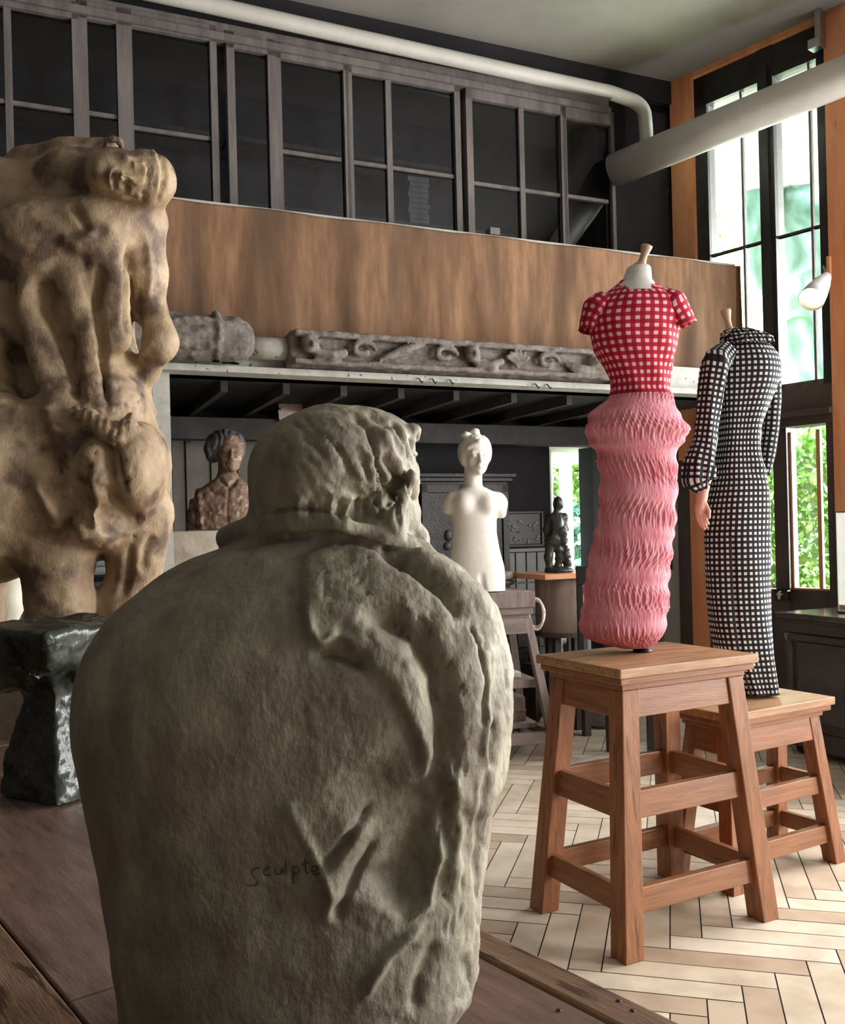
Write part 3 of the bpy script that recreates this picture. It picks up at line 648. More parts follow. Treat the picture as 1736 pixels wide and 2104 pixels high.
    V = tool(V, N_, [
        ([(735, 1255), (800, 1275), (860, 1310), (900, 1380), (918, 1460), (918, 1550), (895, 1640)], 24, -.030, 1),
        ([(895, 1600), (870, 1700), (845, 1800), (800, 1880)], 48, -.022, 1), ([(760, 1560), (800, 1700), (780, 1860)], 60, -.014, 1),
        ([(780, 1128), (850, 1165), (915, 1215), (948, 1272)], 12, -.020, 1), ([(820, 1120), (900, 1160), (985, 1235), (1030, 1320)], 18, .010, 1),
        ([(962, 1275), (985, 1330), (1000, 1400), (992, 1500)], 3.5, -.010, 1), ([(1020, 1420), (1010, 1560), (985, 1700), (975, 1860)], 8, -.007, 1),
        ([(1005, 1420), (995, 1540), (1010, 1600)], 6, .006, 1),
        ([(770, 1652), (700, 1740), (655, 1790)], 9, -.010, 1), ([(778, 1725), (715, 1830), (690, 1895)], 9, -.011, 1), ([(755, 1680), (690, 1790), (700, 1870)], 26, .010, 1),
        ([(628, 1720), (660, 1780), (680, 1835), (668, 1900)], 10, .008, 1), ([(640, 1745), (610, 1690), (590, 1640)], 12, .004, 1),
        ([(900, 1660), (905, 1760), (880, 1860), (830, 1900)], 9, .010, 1), ([(880, 1890), (800, 1960), (740, 2060)], 10, .008, 1), ([(900, 1930), (860, 2010), (850, 2090)], 14, -.008, 1),
        ([(700, 1290), (660, 1330), (640, 1300), (625, 1230)], 8, .008, 1), ([(640, 1340), (700, 1345), (760, 1370)], 14, -.012, 1),
        ([(470, 1132), (560, 1106), (680, 1098), (770, 1122), (850, 1165), (930, 1225)], 7, -.009, 1),
        ([(955, 1960), (960, 2020), (940, 2070)], 12, -.006, 1), ([(930, 1560), (940, 1700), (930, 1850)], 12, .007, 1),
    ], .1)
    N_ = normals(V, Q)
    # hair locks, chiselled scratches
    rs = np.random.RandomState(11); st = []
    for i in range(44):
        x = rs.uniform(570, 858); y = rs.uniform(850, 1010); l = rs.uniform(40, 95); t = (x-560)/300; a = math.radians(rs.uniform(55, 80)-(25*(1-t)))
        b = a+rs.uniform(-.4, .4); st.append(([(x, y), (x+l*.5*math.cos(a), y+l*.5*math.sin(a)), (x+l*.5*(math.cos(a)+math.cos(b)), y+l*.5*(math.sin(a)+math.sin(b)))], rs.uniform(2.2, 6), rs.choice([-1, -1, .6])*rs.uniform(.003, .008)*(.3+t), 1))
    for x in (682, 700, 716, 735, 752, 640, 615, 770): st.append(([(x, 1015), (x-3, 1045), (x+1, 1068)], 4.0, rs.choice([-.006, .006]), 1))
    st += [([(528, 1056), (600, 1046), (700, 1050), (775, 1074)], 5, -.011, 1), ([(755, 880), (772, 930), (778, 985), (770, 1040)], 2.2, -.009, 0), ([(720, 850), (760, 880), (770, 920)], 7, -.008, 1), ([(752, 845), (785, 868), (800, 880)], 6, -.007, 1), ([(800, 862), (830, 915), (855, 975)], 3.5, -.007, 1), ([(815, 880), (840, 940), (850, 1000)], 9, .005, 1), ([(780, 870), (815, 950), (820, 985)], 8, .006, 1),
           ([(660, 1000), (700, 1022), (760, 1020)], 6, .005, 1), ([(560, 940), (580, 980), (575, 1040)], 18, -.003, 1)]
    for i in range(75):
        x = rs.uniform(880, 1040) if i < 50 else rs.uniform(640, 900); y = rs.uniform(1180, 2050) if i < 50 else rs.uniform(1120, 1300); l = rs.uniform(12, 55); a = math.radians(rs.uniform(50, 110))
        st.append(([(x, y), (x+l*math.cos(a), y+l*math.sin(a))], rs.uniform(1.8, 3.2), -rs.uniform(.002, .005), 1))
    V = tool(V, N_, st, .0)
    N_ = normals(V, Q)
    x, y = project(V); wR = 1/(1+np.exp(-(x-640)/60))
    V = V+N_*(fbm(V, 38, 3, 9)*.0016*(.3+wR)+fbm(V, 130, 2, 3)*.0004*(.3+wR))[:, None]
    # inscription scratched into the back
    sx, sy = 512, 1786
    L_ = [[(24, -2), (12, -4), (4, 4), (8, 14), (16, 20), (18, 30), (8, 34), (-6, 32)], [(42, -4), (32, 0), (29, 7), (34, 13), (44, 12)], [(52, -2), (53, 8), (60, 11), (66, 7), (67, -4), (69, 10)], [(74, -18), (75, 9)], [(88, -6), (92, 30)], [(89, -4), (99, -6), (104, 2), (98, 10), (90, 8)], [(115, -22), (116, 6), (122, 9)], [(108, -10), (124, -13)], [(130, 4), (142, 2), (139, -7), (130, -5), (128, 4), (134, 12), (146, 9)]]
    m = (x > 495) & (x < 690) & (y > 1750) & (y < 1840) & (N_[:, 1] < -.2)
    D = np.zeros(m.sum())
    for s_ in L_:
        d, _ = seg_dist(x[m], y[m], [(sx+a, sy+b) for a, b in s_]); D += -.0028*np.exp(-(d/2.2)**2)
    V[m] += N_[m]*D[:, None]
    V = V*KB; V[:, 2] += CH*(1-KB); V[:, 2] = np.maximum(V[:, 2], TZ+.003)
    r = thing('man_bust', 'large grey-green plaster bust of a man seen from behind on the foreground table', 'sculpture', (-.14, 1.13, TZ))
    o = from_np('body', V, Q, M['bronze_clay'], r)
    bv = BVHTree.FromPolygons([Vector(p) for p in V[:, :]], [tuple(q) for q in Q])
    ink = MB()
    for s_ in L_:
        P = []
        for a, b in s_:
            u, w = uv(sx+a, sy+b); h = bv.ray_cast(Vector((0, 0, CH)), Vector((u, 1, w)).normalized())
            if h[0]: P.append(h[0]+h[1]*.0004)
        if len(P) > 1: ink.tube(smooth_path(P, 2), .0007, 6)
    i = build('inscription', ink, mat('inscription_ink', (.075, .058, .045), rough=.9), r, True, True); i['label'] = 'dark scratched word sculpte'
big_bust()
# ------------------------------------------------------------------ the big back figure on the left (centaur)
def centaur():
    Y = 3.35; px = Y/F
    S = Sculpt((-1.85, 2.75, .88), (-.70, 3.85, 2.98), .0095)
    A = lambda x, y, d=0: at(x, y, Y+d)
    def lf(rows, n=2.3, k=.05):
        zs, cx, cy, a, b = [], [], [], [], []
        for y, l, r, nr, fr in rows:
            Pm = A((l+r)/2, y); zs.append(Pm.z); cx.append(Pm.x); cy.append(Y+(nr+fr)/2); a.append((r-l)/2*px); b.append((fr-nr)/2)
        S.loft(zs, cx, cy, a, b, n, k)
    lf([(395, 60, 250, -.05, .2), (430, 10, 272, -.12, .24), (480, -20, 280, -.16, .26), (540, 0, 268, -.18, .26), (600, 30, 262, -.18, .25), (680, 60, 262, -.17, .24), (740, 82, 270, -.16, .24), (800, 100, 285, -.18, .26), (840, 90, 300, -.21, .3)], 2.4)
    lf([(800, 100, 284, -.17, .26), (850, 60, 300, -.2, .3), (900, 30, 326, -.24, .34), (950, 30, 336, -.26, .36), (1000, 40, 332, -.25, .36), (1050, 50, 322, -.22, .34), (1090, 60, 312, -.18, .3), (1125, 80, 290, -.1, .25)], 2.3)
    S.ell(A(288, 958, -.15), (.088, .15, .16), None, .03); S.ell(A(212, 975, -.17), (.076, .15, .15), None, .025); S.ell(A(215, 1070, -.12), (.075, .15, .10), None, .04)
    # flank in the dark on the left
    S.ell(A(30, 980, .02), (.24, .34, .34), None, .08); S.ell(A(-20, 620, .1), (.22, .28, .52), rotm(0, -6, 0), .10); S.ell(A(-30, 1090, .05), (.2, .3, .2), None, .06)
    S.ell(A(0, 410, .08), (.20, .2, .14), rotm(0, 10, 0), .08)
    # shoulder blades, rib bands
    S.ell(A(190, 480, -.13), (.14, .10, .13), rotm(0, 30, 0), .05); S.ell(A(80, 500, -.12), (.16, .12, .15), None, .06); S.cap(A(150, 580, -.15), A(185, 700, -.14), .06, .055, .04); S.cap(A(235, 560, -.12), A(242, 700, -.12), .05, .05, .04); S.cap(A(80, 600, -.13), A(120, 760, -.12), .055, .045, .05)
    # neck stretched sideways and lying head
    S.path([A(90, 400, .08), A(150, 365, .02), A(215, 355, -.03)], [.13, .105, .085], .04); S.path([A(60, 345, .12), A(140, 312, .06), A(225, 300, .02)], [.08, .05, .035], .03)
    hc = A(280, 364, -.17)
    z = Vector((.92, .30, -.16)).normalized(); f = Vector((.12, -.92, -.40)).normalized(); f = (f-z*f.dot(z)).normalized(); xx = (-f).cross(z).normalized()
    R = Matrix((xx, -f, z)).transposed()
    T = head_on(S, hc, R, .275, .012, ears=False, neck=False)
    S.ell(T((0, .10, .16)), (.088, .11, .095), None, .012); S.cap(T((0, -.05, -.3)), A(190, 365, -.08), .075, .08, .03)
    S.path([A(216, 302, -.20), A(219, 289, -.22), A(232, 284, -.23), A(245, 288, -.22), A(250, 300, -.20)], [.012, .012, .013, .012, .012], .010)
    # right arm: upper arm down, forearm folded back behind the waist
    S.ell(A(268, 455, -.02), (.13, .14, .13), rotm(0, 30, 0), .05)
    S.path([A(282, 470, .02), A(298, 560, .02), A(308, 640, .03)], [.085, .075, .06], .04); S.ell(A(300, 545, .0), (.06, .08, .13), None, .04)
    S.path([A(312, 640, .02), A(330, 700, -.02), A(326, 716, -.03)], [.058, .055, .05], .03)
    S.path([A(326, 712, -.02), A(300, 760, .06), A(272, 800, .16)], [.05, .048, .04], .03)
    # tail band
    S.path([A(152, 846, -.235), A(182, 856, -.26), A(214, 880, -.275), A(240, 895, -.275), A(262, 878, -.26), A(268, 858, -.24)], [.022, .030, .034, .030, .032, .022], .015)
    # legs
    S.path([A(110, 1060, -.04), A(118, 1150, -.06), A(122, 1240, -.06), A(125, 1345, -.05)], [.17, .115, .105, .10], .06); S.ell(A(85, 1090, .0), (.15, .2, .13), None, .05)
    S.path([A(285, 1060, .0), A(280, 1150, .02), A(262, 1230, .03), A(250, 1345, .03)], [.13, .09, .085, .085], .05)
    S.cap(A(150, 1110, .1), A(250, 1095, .1), .09, .09, .06)
    S.path([A(-60, 1070, .2), A(-70, 1345, .22)], [.15, .12], .05)
    V, Q = S.mesh(); V = smooth_mesh(V, Q, 2); N_ = normals(V, Q)
    V = tool(V, N_, [
        ([(205, 540), (200, 640), (212, 720), (222, 860)], 7, -.038, 1), ([(100, 570), (95, 640), (130, 700), (150, 780), (165, 840)], 15, -.055, 1), ([(170, 520), (180, 580), (205, 640)], 9, -.016, 1),
        ([(60, 560), (50, 640), (80, 740), (110, 830)], 14, .028, 1), ([(265, 500), (262, 600), (262, 690)], 7, -.03, 1), ([(145, 415), (165, 445), (185, 480)], 9, -.026, 1), ([(120, 490), (160, 500), (200, 470)], 14, .018, 1),
        ([(243, 925), (248, 970), (254, 1000), (262, 1012)], 4.5, -.040, 1), ([(175, 940), (168, 990), (185, 1060)], 13, -.045, 1), ([(190, 1000), (230, 1005), (240, 1040)], 9, -.014, 1), ([(210, 1040), (225, 1070), (215, 1100)], 16, -.025, 1), ([(190, 1045), (200, 1090)], 8, .018, 1),
        ([(300, 1040), (290, 1080), (240, 1100)], 8, .014, 1), ([(150, 1060), (165, 1080), (180, 1110)], 8, .02, 1), ([(320, 1100), (300, 1130), (295, 1180)], 9, -.018, 1), ([(270, 1110), (262, 1180), (250, 1230)], 9, -.02, 1),
        ([(298, 330), (308, 345), (304, 366)], 4, -.014, 1), ([(290, 392), (298, 405), (292, 418)], 4, -.013, 1), ([(302, 338), (298, 352), (301, 362)], 5, .007, 1), ([(258, 364), (262, 372)], 3.5, -.020, 0), ([(256, 380), (261, 386)], 3.5, -.018, 0), ([(238, 348), (234, 368), (239, 392)], 3.2, -.018, 1), ([(244, 350), (242, 368), (245, 390)], 3, .006, 1), ([(228, 352), (225, 368), (230, 388)], 3.5, .008, 1), ([(300, 372), (285, 376), (268, 376)], 4, .010, 1), ([(312, 325), (316, 350), (310, 370), (308, 400)], 4, .006, 1),
        ([(322, 300), (334, 340), (334, 380), (322, 425)], 3, -.012, 1), ([(334, 315), (341, 360), (334, 400)], 2.5, -.010, 1), ([(312, 300), (324, 345), (322, 400)], 3, .008, 1),
        ([(78, 743), (150, 745), (268, 747)], 1.6, -.006, 0), ([(110, 1172), (178, 1166)], 1.8, -.006, 0), ([(60, 1170), (110, 1172)], 1.8, -.006, 0),
        ([(312, 600), (335, 603)], 1.5, -.005, 0), ([(285, 590), (280, 640), (290, 690)], 7, -.016, 1), ([(300, 480), (310, 560), (305, 620)], 7, .01, 1), ([(285, 740), (300, 715), (315, 700)], 6, .01, 1),
        ([(80, 900), (110, 960), (120, 1020)], 20, -.03, 1), ([(100, 830), (120, 900)], 14, .03, 1), ([(20, 700), (60, 820)], 20, -.04, 1), ([(70, 980), (110, 1050), (130, 1080)], 16, .03, 1),
    ], .05)
    rs = np.random.RandomState(5); st = []
    for i in range(16): x = 150+i*8; y = 842+i*3.2 if i < 12 else 878-(i-12)*6; st.append(([(x, y-10), (x-4, y+16)], 2.3, .007*(1 if i % 2 else -1), 0))
    for i in range(230):
        x = rs.uniform(120, 300); y = rs.uniform(780, 1120); a = math.radians(rs.uniform(60, 120)+(x-230)*.35); l = rs.uniform(8, 20)
        st.append(([(x, y), (x+l*math.cos(a), y+l*math.sin(a))], 1.6, rs.uniform(-.010, .007), 1))
    N_ = normals(V, Q); V = tool(V, N_, st, .0); N_ = normals(V, Q)
    V = V+N_*(fbm(V, 9, 3, 2)*.006+fbm(V, 45, 2, 4)*.0014)[:, None]
    zb = A(120, 1345).z+.03; V[:, 2] = np.maximum(V[:, 2], zb+.001)
    r = thing('centaur_statue', 'tall ochre plaster figure with its head lying sideways, seen from behind at left', 'sculpture', A(120, 1345, 0))
    from_np('body', V, Q, M['centaur'], r)
    p = thing('statue_plinth', 'dull brown block under the tall ochre figure behind the foreground table', 'plinth', (-1.35, 3.4, 0))
    build('block', MB().box(-.52, .40, -.38, .36, 0, zb-.05), mat('plinth_plaster', (.11, .085, .06), (.17, .135, .10), 3, .8, .3, 30), p, bev=.01)
    build('plinth_top', MB().box(-.54, .42, -.40, .38, zb-.05, zb), M['centaur'], p, bev=.008)
centaur()
# ------------------------------------------------------------------ dark bronze stand on the table, at the left
def bronze_stand():
    r = thing('bronze_pedestal', 'dark green bronze piece with flared top and waisted foot on the table at left', 'sculpture', at(105, 1640, 2.2)*1)
    r.location.z = TZ
    Y = 2.15; c0 = Vector((-.895, 2.26, 0)); ang = math.radians(-33)
    zt = at(100, 1290, Y).z; zf = TZ
    Rz = Matrix.Rotation(ang, 3, 'Z'); P = []
    prof = [(0, .115, .10), (.10, .105, .095), (.25, .092, .082), (.40, .075, .07), (.50, .062, .06), (.58, .062, .06), (.66, .078, .075), (.74, .13, .12), (.82, .165, .15), (.92, .175, .16), (1.0, .18, .165)]
    S = Sculpt((-1.35, 1.95, TZ), (-.55, 2.60, 1.25), .006)
    H = zt-zf
    zz = [zf+t*H for t, _, _ in prof]
    for (t0, a0, b0), (t1, a1, b1) in zip(prof, prof[1:]):
        n = 5
        for i in range(n):
            t = t0+(t1-t0)*(i+.5)/n; a = a0+(a1-a0)*(i+.5)/n; b = b0+(b1-b0)*(i+.5)/n
            S.boxp((c0.x, c0.y, zf+t*H), (a, b, (t1-t0)*H/n*.8), Rz, .004, .008)
    S.ell((c0.x-.15, c0.y-.08, zf+.80*H), (.10, .10, .075), None, .04); S.ell((c0.x+.10, c0.y-.12, zf+.72*H), (.03, .03, .03), None, .01)
    S.path([at(30, 1370, 2.08), at(60, 1385, 2.06), at(80, 1392, 2.08)], .008, .006); S.path([at(140, 1378, 2.08), at(150, 1392, 2.08), at(162, 1380, 2.08)], .007, .006)
    V, Q = S.mesh(); V = smooth_mesh(V, Q, 3); N_ = normals(V, Q); V = V+N_*(fbm(V, 14, 4, 1)*.009)[:, None]; V[:, 2] = np.maximum(V[:, 2], TZ+.0015)
    from_np('body', V, Q, M['darkbronze'], r)
bronze_stand()
# ------------------------------------------------------------------ oak stools
def make_stool(name, label, c, rz, a, b, h, rails, leg=.078, top=(.032, .024), mats=('stoolwood', 'stooltop'), group=None, inset=.075, cat='stool', over=.0, foot=.0):
    r = thing(name, label, cat, (c[0], c[1], 0), rz, group); A, B = a/2, b/2; mw, mt = M[mats[0]], M[mats[1]]
    z1 = h-top[0]; z2 = z1-top[1]
    build('seat_top', MB().box(-A, A, -B, B, z1, h), mt, r, bev=.004)
    build('top_moulding', MB().box(-A+.012, A-.012, -B+.012, B-.012, z2, z1-.001), M[mats[0]+'_x'], r, bev=.004)
    build('top_moulding', MB().box(-A+.035, A-.035, -B+.035, B-.035, z2-.022, z2-.001), M[mats[0]+'_x'], r, bev=.003)
    zt = z2-.022
    def foot_c(sx, sy, z):
        t = z/zt; return sx*((A-leg*.35+foot)*(1-t)+(A-inset)*t), sy*((B-leg*.35+foot)*(1-t)+(B-inset)*t)
    for sx in (-1, 1):
        for sy in (-1, 1):
            x0, y0 = foot_c(sx, sy, 0); x1, y1 = foot_c(sx, sy, zt); w = leg/2; w1 = leg*.46
            q = [(x0+i*w, y0+j*w, 0) for i, j in ((-1, -1), (1, -1), (1, 1), (-1, 1))]+[(x1+i*w1, y1+j*w1, zt-.001) for i, j in ((-1, -1), (1, -1), (1, 1), (-1, 1))]
            build('leg', MB().hexa(q), mw, r, bev=.004)
    def ring(nm, za, zb, th, out=0):
        zm = (za+zb)/2
        for s_ in (-1, 1):
            xa, ya = foot_c(1, 1, za); xb, yb = foot_c(1, 1, zb); g = leg*.44
            o = out
            def sl(x_a, x_b, yc_a, yc_b): return None
            # rails along x
            q = [(-xa+g, s_*(ya+o)-th/2, za), (xa-g, s_*(ya+o)-th/2, za), (xa-g, s_*(ya+o)+th/2, za), (-xa+g, s_*(ya+o)+th/2, za), (-xb+g, s_*(yb+o)-th/2, zb), (xb-g, s_*(yb+o)-th/2, zb), (xb-g, s_*(yb+o)+th/2, zb), (-xb+g, s_*(yb+o)+th/2, zb)]
            build(nm, MB().hexa(q), M[mats[0]+'_x'], r, bev=.003)
            q = [(s_*(xa+o)-th/2, -ya+g, za), (s_*(xa+o)+th/2, -ya+g, za), (s_*(xa+o)+th/2, ya-g, za), (s_*(xa+o)-th/2, ya-g, za), (s_*(xb+o)-th/2, -yb+g, zb), (s_*(xb+o)+th/2, -yb+g, zb), (s_*(xb+o)+th/2, yb-g, zb), (s_*(xb+o)-th/2, yb-g, zb)]
            build(nm, MB().hexa(q), M[mats[0]+'_y'], r, bev=.003)
    ring('apron', zt-.095, zt-.001, .03, .012)
    for za, zb in rails: ring('stretcher', za, zb, .03)
    return r
make_stool('stool', 'tall oak stool carrying the pink gathered dress', (.797, 3.357), math.radians(28), .632, .475, .94, [(.135, .215), (.435, .525)], foot=.022)
make_stool('stool', 'lower oak stool behind, carrying the black checked dress form', (1.339, 3.80), math.radians(30.4), .634, .31, .68, [(.085, .155), (.285, .355)], .066, foot=.01)
# ------------------------------------------------------------------ clothes
def gingham(name, white, mid, dark, bw=.47):
    m = bpy.data.materials.new(name); m.use_nodes = True; nt = m.node_tree; N = nt.nodes; L = nt.links; b = N['Principled BSDF']; b.inputs['Roughness'].default_value = .75; b.inputs['Specular IOR Level'].default_value = .25
    u = N.new('ShaderNodeUVMap'); u.uv_map = 'cloth'; s = N.new('ShaderNodeSeparateXYZ'); L.new(u.outputs[0], s.inputs[0])
    def stripe(o):
        f = N.new('ShaderNodeMath'); f.operation = 'FRACT'; L.new(o, f.inputs[0]); g = N.new('ShaderNodeMath'); g.operation = 'LESS_THAN'; g.inputs[1].default_value = bw; L.new(f.outputs[0], g.inputs[0]); return g.outputs[0]
    a, c = stripe(s.outputs[0]), stripe(s.outputs[1])
    ad = N.new('ShaderNodeMath'); ad.operation = 'ADD'; L.new(a, ad.inputs[0]); L.new(c, ad.inputs[1]); dv = N.new('ShaderNodeMath'); dv.operation = 'MULTIPLY'; dv.inputs[1].default_value = .5; L.new(ad.outputs[0], dv.inputs[0])
    r = N.new('ShaderNodeValToRGB'); r.color_ramp.interpolation = 'CONSTANT'; e = r.color_ramp.elements; e[0].color = (*dark, 1); e[1].position = .9; e[1].color = (*white, 1); x = e.new(.3); x.color = (*mid, 1)
    L.new(dv.outputs[0], r.inputs[0]); L.new(r.outputs[0], b.inputs['Base Color'])
    n = N.new('ShaderNodeTexNoise'); n.inputs['Scale'].default_value = 45; n.inputs['Detail'].default_value = 5; tc = N.new('ShaderNodeTexCoord'); L.new(tc.outputs['Object'], n.inputs['Vector']); bp = N.new('ShaderNodeBump'); bp.inputs['Strength'].default_value = .25; bp.inputs['Distance'].default_value = .004; L.new(n.outputs[0], bp.inputs['Height']); L.new(bp.outputs[0], b.inputs['Normal'])
    return m
M['redging'] = gingham('red_gingham', (.78, .56, .56), (.50, .012, .045), (.30, .006, .028))
M['blackging'] = gingham('black_gingham', (.72, .72, .72), (.014, .016, .024), (.006, .007, .010), .50)
def sm_interp(y, ys, q):
    yy = np.linspace(ys[0], ys[-1], 500); v = np.interp(yy, ys, q); w = 7; v = np.convolve(np.pad(v, w, mode='edge'), np.ones(2*w+1)/(2*w+1), 'valid'); return np.interp(y, yy, v)
def garment(name, rows, Y, ratio, m, parent, per=None, circ=None, disp=None, nt=160, nz=160, pw=2.15, close=False, rot=0, label=None, vper=None):
    ys = [r[0] for r in rows]; yy = np.linspace(ys[0], ys[-1], nz); l = sm_interp(yy, ys, [r[1] for r in rows]); r_ = sm_interp(yy, ys, [r[2] for r in rows])
    th = np.linspace(0, 2*math.pi, nt, endpoint=False); V = []; UV = []; arc = 0; prev = None
    for i in range(nz):
        a, b_ = at(l[i], yy[i], Y), at(r_[i], yy[i], Y); c = (a+b_)/2; h = (b_.x-a.x)/2
        if prev is not None: arc += math.hypot(c.z-prev[0].z, (h-prev[1])*.6)
        prev = (c, h)
        k = (np.abs(np.cos(th))**pw+np.abs(np.sin(th))**pw)**(-1/pw); d = disp(th, c.z, i/nz) if disp else 0
        R = k*(1+d/h if disp else 1); X = c.x+h*R*np.cos(th+0); Yc = Y+h*ratio*R*np.sin(th)
        V.append(np.stack([X, Yc, np.full(nt, c.z)], 1)); UV.append(arc)
    V = np.array(V)
    if disp: pass
    idx = np.arange(nz*nt).reshape(nz, nt); Q = np.stack([idx[:-1], idx[1:], np.roll(idx[1:], -1, 1), np.roll(idx[:-1], -1, 1)], -1).reshape(-1, 4)
    o = from_np(name, V.reshape(-1, 3), Q, m, parent)
    if per:
        u = o.data.uv_layers.new(name='cloth'); ii = np.arange(nz-1)[:, None]; jj = np.arange(nt)[None, :]
        hm = (r_-l)/2*Y/F; cn = circ if circ else 2*math.pi*hm.mean()/per
        ui = np.stack([jj+0*ii, jj+0*ii, jj+1+0*ii, jj+1+0*ii], -1)/nt*round(cn); A = np.array(UV)/(vper or per); vi = np.stack([A[ii+0*jj], A[ii+1+0*jj], A[ii+1+0*jj], A[ii+0*jj]], -1)
        u.data.foreach_set('uv', np.stack([ui, vi], -1).astype(np.float32).ravel())
    if label: o['label'] = label
    return o
def tube_garment(name, pts, rs, m, parent, per, nt=40, nz=60, disp=None, flat=1.0):
    P = [np.array(p) for p in pts]; t = np.linspace(0, 1, len(P)); tt = np.linspace(0, 1, nz)
    C = np.stack([sm_interp(tt, t, [p[k] for p in P]) for k in range(3)], 1); R = sm_interp(tt, t, rs); V = []; arc = [0]
    for i in range(nz):
        d = Vector(C[min(i+1, nz-1)]-C[max(i-1, 0)]).normalized(); x = Vector((1, 0, 0)); x = (x-d*x.dot(d)).normalized(); y = d.cross(x)
        for k in range(nt):
            a = 2*math.pi*k/nt; rr = R[i]*(1+(disp(a, tt[i]) if disp else 0)); V.append(Vector(C[i])+(x*math.cos(a)+y*math.sin(a)*flat)*rr)
        if i: arc.append(arc[-1]+np.linalg.norm(C[i]-C[i-1]))
    idx = np.arange(nz*nt).reshape(nz, nt); Q = np.stack([idx[:-1], np.roll(idx[:-1], -1, 1), np.roll(idx[1:], -1, 1), idx[1:]], -1).reshape(-1, 4)
    o = from_np(name, np.array([tuple(v) for v in V]), Q, m, parent)
    u = o.data.uv_layers.new(name='cloth'); ii = np.arange(nz-1)[:, None]; jj = np.arange(nt)[None, :]; cn = max(3, round(2*math.pi*R.mean()/per)); A = np.array(arc)/per
    ui = np.stack([jj+0*ii, jj+1+0*ii, jj+1+0*ii, jj+0*ii], -1)/nt*cn; vi = np.stack([A[ii+0*jj], A[ii+0*jj], A[ii+1+0*jj], A[ii+1+0*jj]], -1)
    u.data.foreach_set('uv', np.stack([ui, vi], -1).astype(np.float32).ravel()); return o
M['formwhite'] = mat('dress_form_canvas', (.62, .61, .57), (.7, .69, .65), 20, .7, .1, 120)
M['paleturned'] = mat('pale_turned_wood', (.42, .29, .19), (.58, .43, .30), 12, .5, stretch=(1, 1, .2))
M['pink'] = mat('pink_crinkled_cotton', (.60, .16, .22), (.84, .36, .42), 26, .8, .8, 60, stretch=(1, 1, .28), lo=.3, hi=.7, bdist=.006, bstretch=(2.4, 2.4, .35))
def pink_dress():
    Y = 3.42; r = thing('pink_dress_form', 'dress form in red gingham top and long gathered pink skirt on the tall stool', 'dress form', (at(1320, 1338, Y).x, Y, .94))
    def d1(th, z, t):
        return .006*np.sin(3*th+z*20)*np.exp(-((z-1.83)/.06)**2)+.003*np.sin(7*th+z*40)
    def neckbase(): pass
    rows = [(580, 1274, 1340), (586, 1266, 1348), (596, 1252, 1364), (612, 1230, 1384), (632, 1214, 1395), (655, 1208, 1396), (690, 1212, 1392), (720, 1222, 1388), (750, 1240, 1381), (780, 1253, 1376), (800, 1256, 1374), (815, 1252, 1382), (835, 1242, 1388)]
    garment('gingham_top', rows, Y, .62, M['redging'], r, .0275, 30, d1, 140, 120)
    garment('hem_frill', [(576, 1276, 1338), (583, 1270, 1344), (589, 1266, 1349)], Y, .62, M['redging'], r, .0275, 30, lambda th, z, t: .004*np.sin(26*th)*(1-t), 140, 8)
    tube_garment('sleeve', [at(1352, 612, Y), at(1378, 630, Y-.01), at(1397, 658, Y-.01), at(1403, 672, Y-.01)], [.045, .062, .052, .050], M['redging'], r, .0275, 50, 40, lambda a, t: .10*math.sin(13*a)*max(0, t-.85)/.15, 1.15)
    tube_garment('sleeve', [at(1245, 618, Y), at(1225, 638, Y), at(1212, 662, Y), at(1208, 682, Y)], [.045, .055, .038, .034], M['redging'], r, .0275, 50, 40, lambda a, t: .10*math.sin(13*a)*max(0, t-.85)/.15, 1.4)
    rs = np.random.RandomState(2); bands = [(850, 11), (884, 14), (912, 8), (955, 15), (1010, 17), (1062, 15), (1096, 12), (1140, 15), (1178, 12), (1215, 14), (1250, 12), (1283, 14)]
    zb = [(at(1300, y, Y).z, w*Y/F) for y, w in bands]; ph = rs.uniform(0, 6, 12)
    def d2(th, z, t):
        s = 0
        for k, (zc, w) in enumerate(zb): s = s+np.exp(-((z-zc+.012*np.sin(th*1+ph[k]))/w)**2)*(.010 if k > 2 else .013)
        wr = .0030*np.sin(46*th+6*math.sin(z*23)+3*np.sin(2*th+z*9))+.0022*np.sin(83*th+9*math.sin(z*31+1)+2*np.sin(3*th))+.0018*np.sin(29*th+z*60)
        hip = .028*np.exp(-((z-zb[1][0])/.035)**2)*np.exp(-(np.minimum(np.abs(th), 2*math.pi-np.abs(th))/.8)**2)
        return s-.006+wr*(.5+.5*np.sin(z*41+th))+hip
    rows = [(812, 1254, 1382), (828, 1232, 1386), (850, 1212, 1390), (880, 1206, 1396), (905, 1210, 1398), (922, 1224, 1394), (945, 1231, 1388), (1000, 1233, 1390), (1060, 1231, 1386), (1080, 1226, 1384), (1120, 1216, 1380), (1180, 1206, 1374), (1240, 1197, 1369), (1280, 1193, 1367), (1303, 1195, 1364), (1316, 1212, 1354), (1326, 1245, 1342), (1331, 1285, 1330)]
    garment('gathered_skirt', rows, Y, .72, M['pink'], r, None, None, d2, 420, 300)
    nk = MB(); c = Vector((0, 0, 0)); P = []
    for y, l, rr in ((547, 1292, 1334), (551, 1288, 1337), (562, 1284, 1338), (575, 1279, 1339), (592, 1262, 1350), (605, 1250, 1362)):
        a, b = at(l, y, Y), at(rr, y, Y); cc = (a+b)/2; h = (b.x-a.x)/2; P.append([(cc.x+h*math.cos(t*math.pi/16), Y+h*.8*math.sin(t*math.pi/16), cc.z) for t in range(32)])
    nk.grid(P[::-1], True); nk.add(P[0], [tuple(range(32))]); build('neck', nk, M['formwhite'], r, True, True)
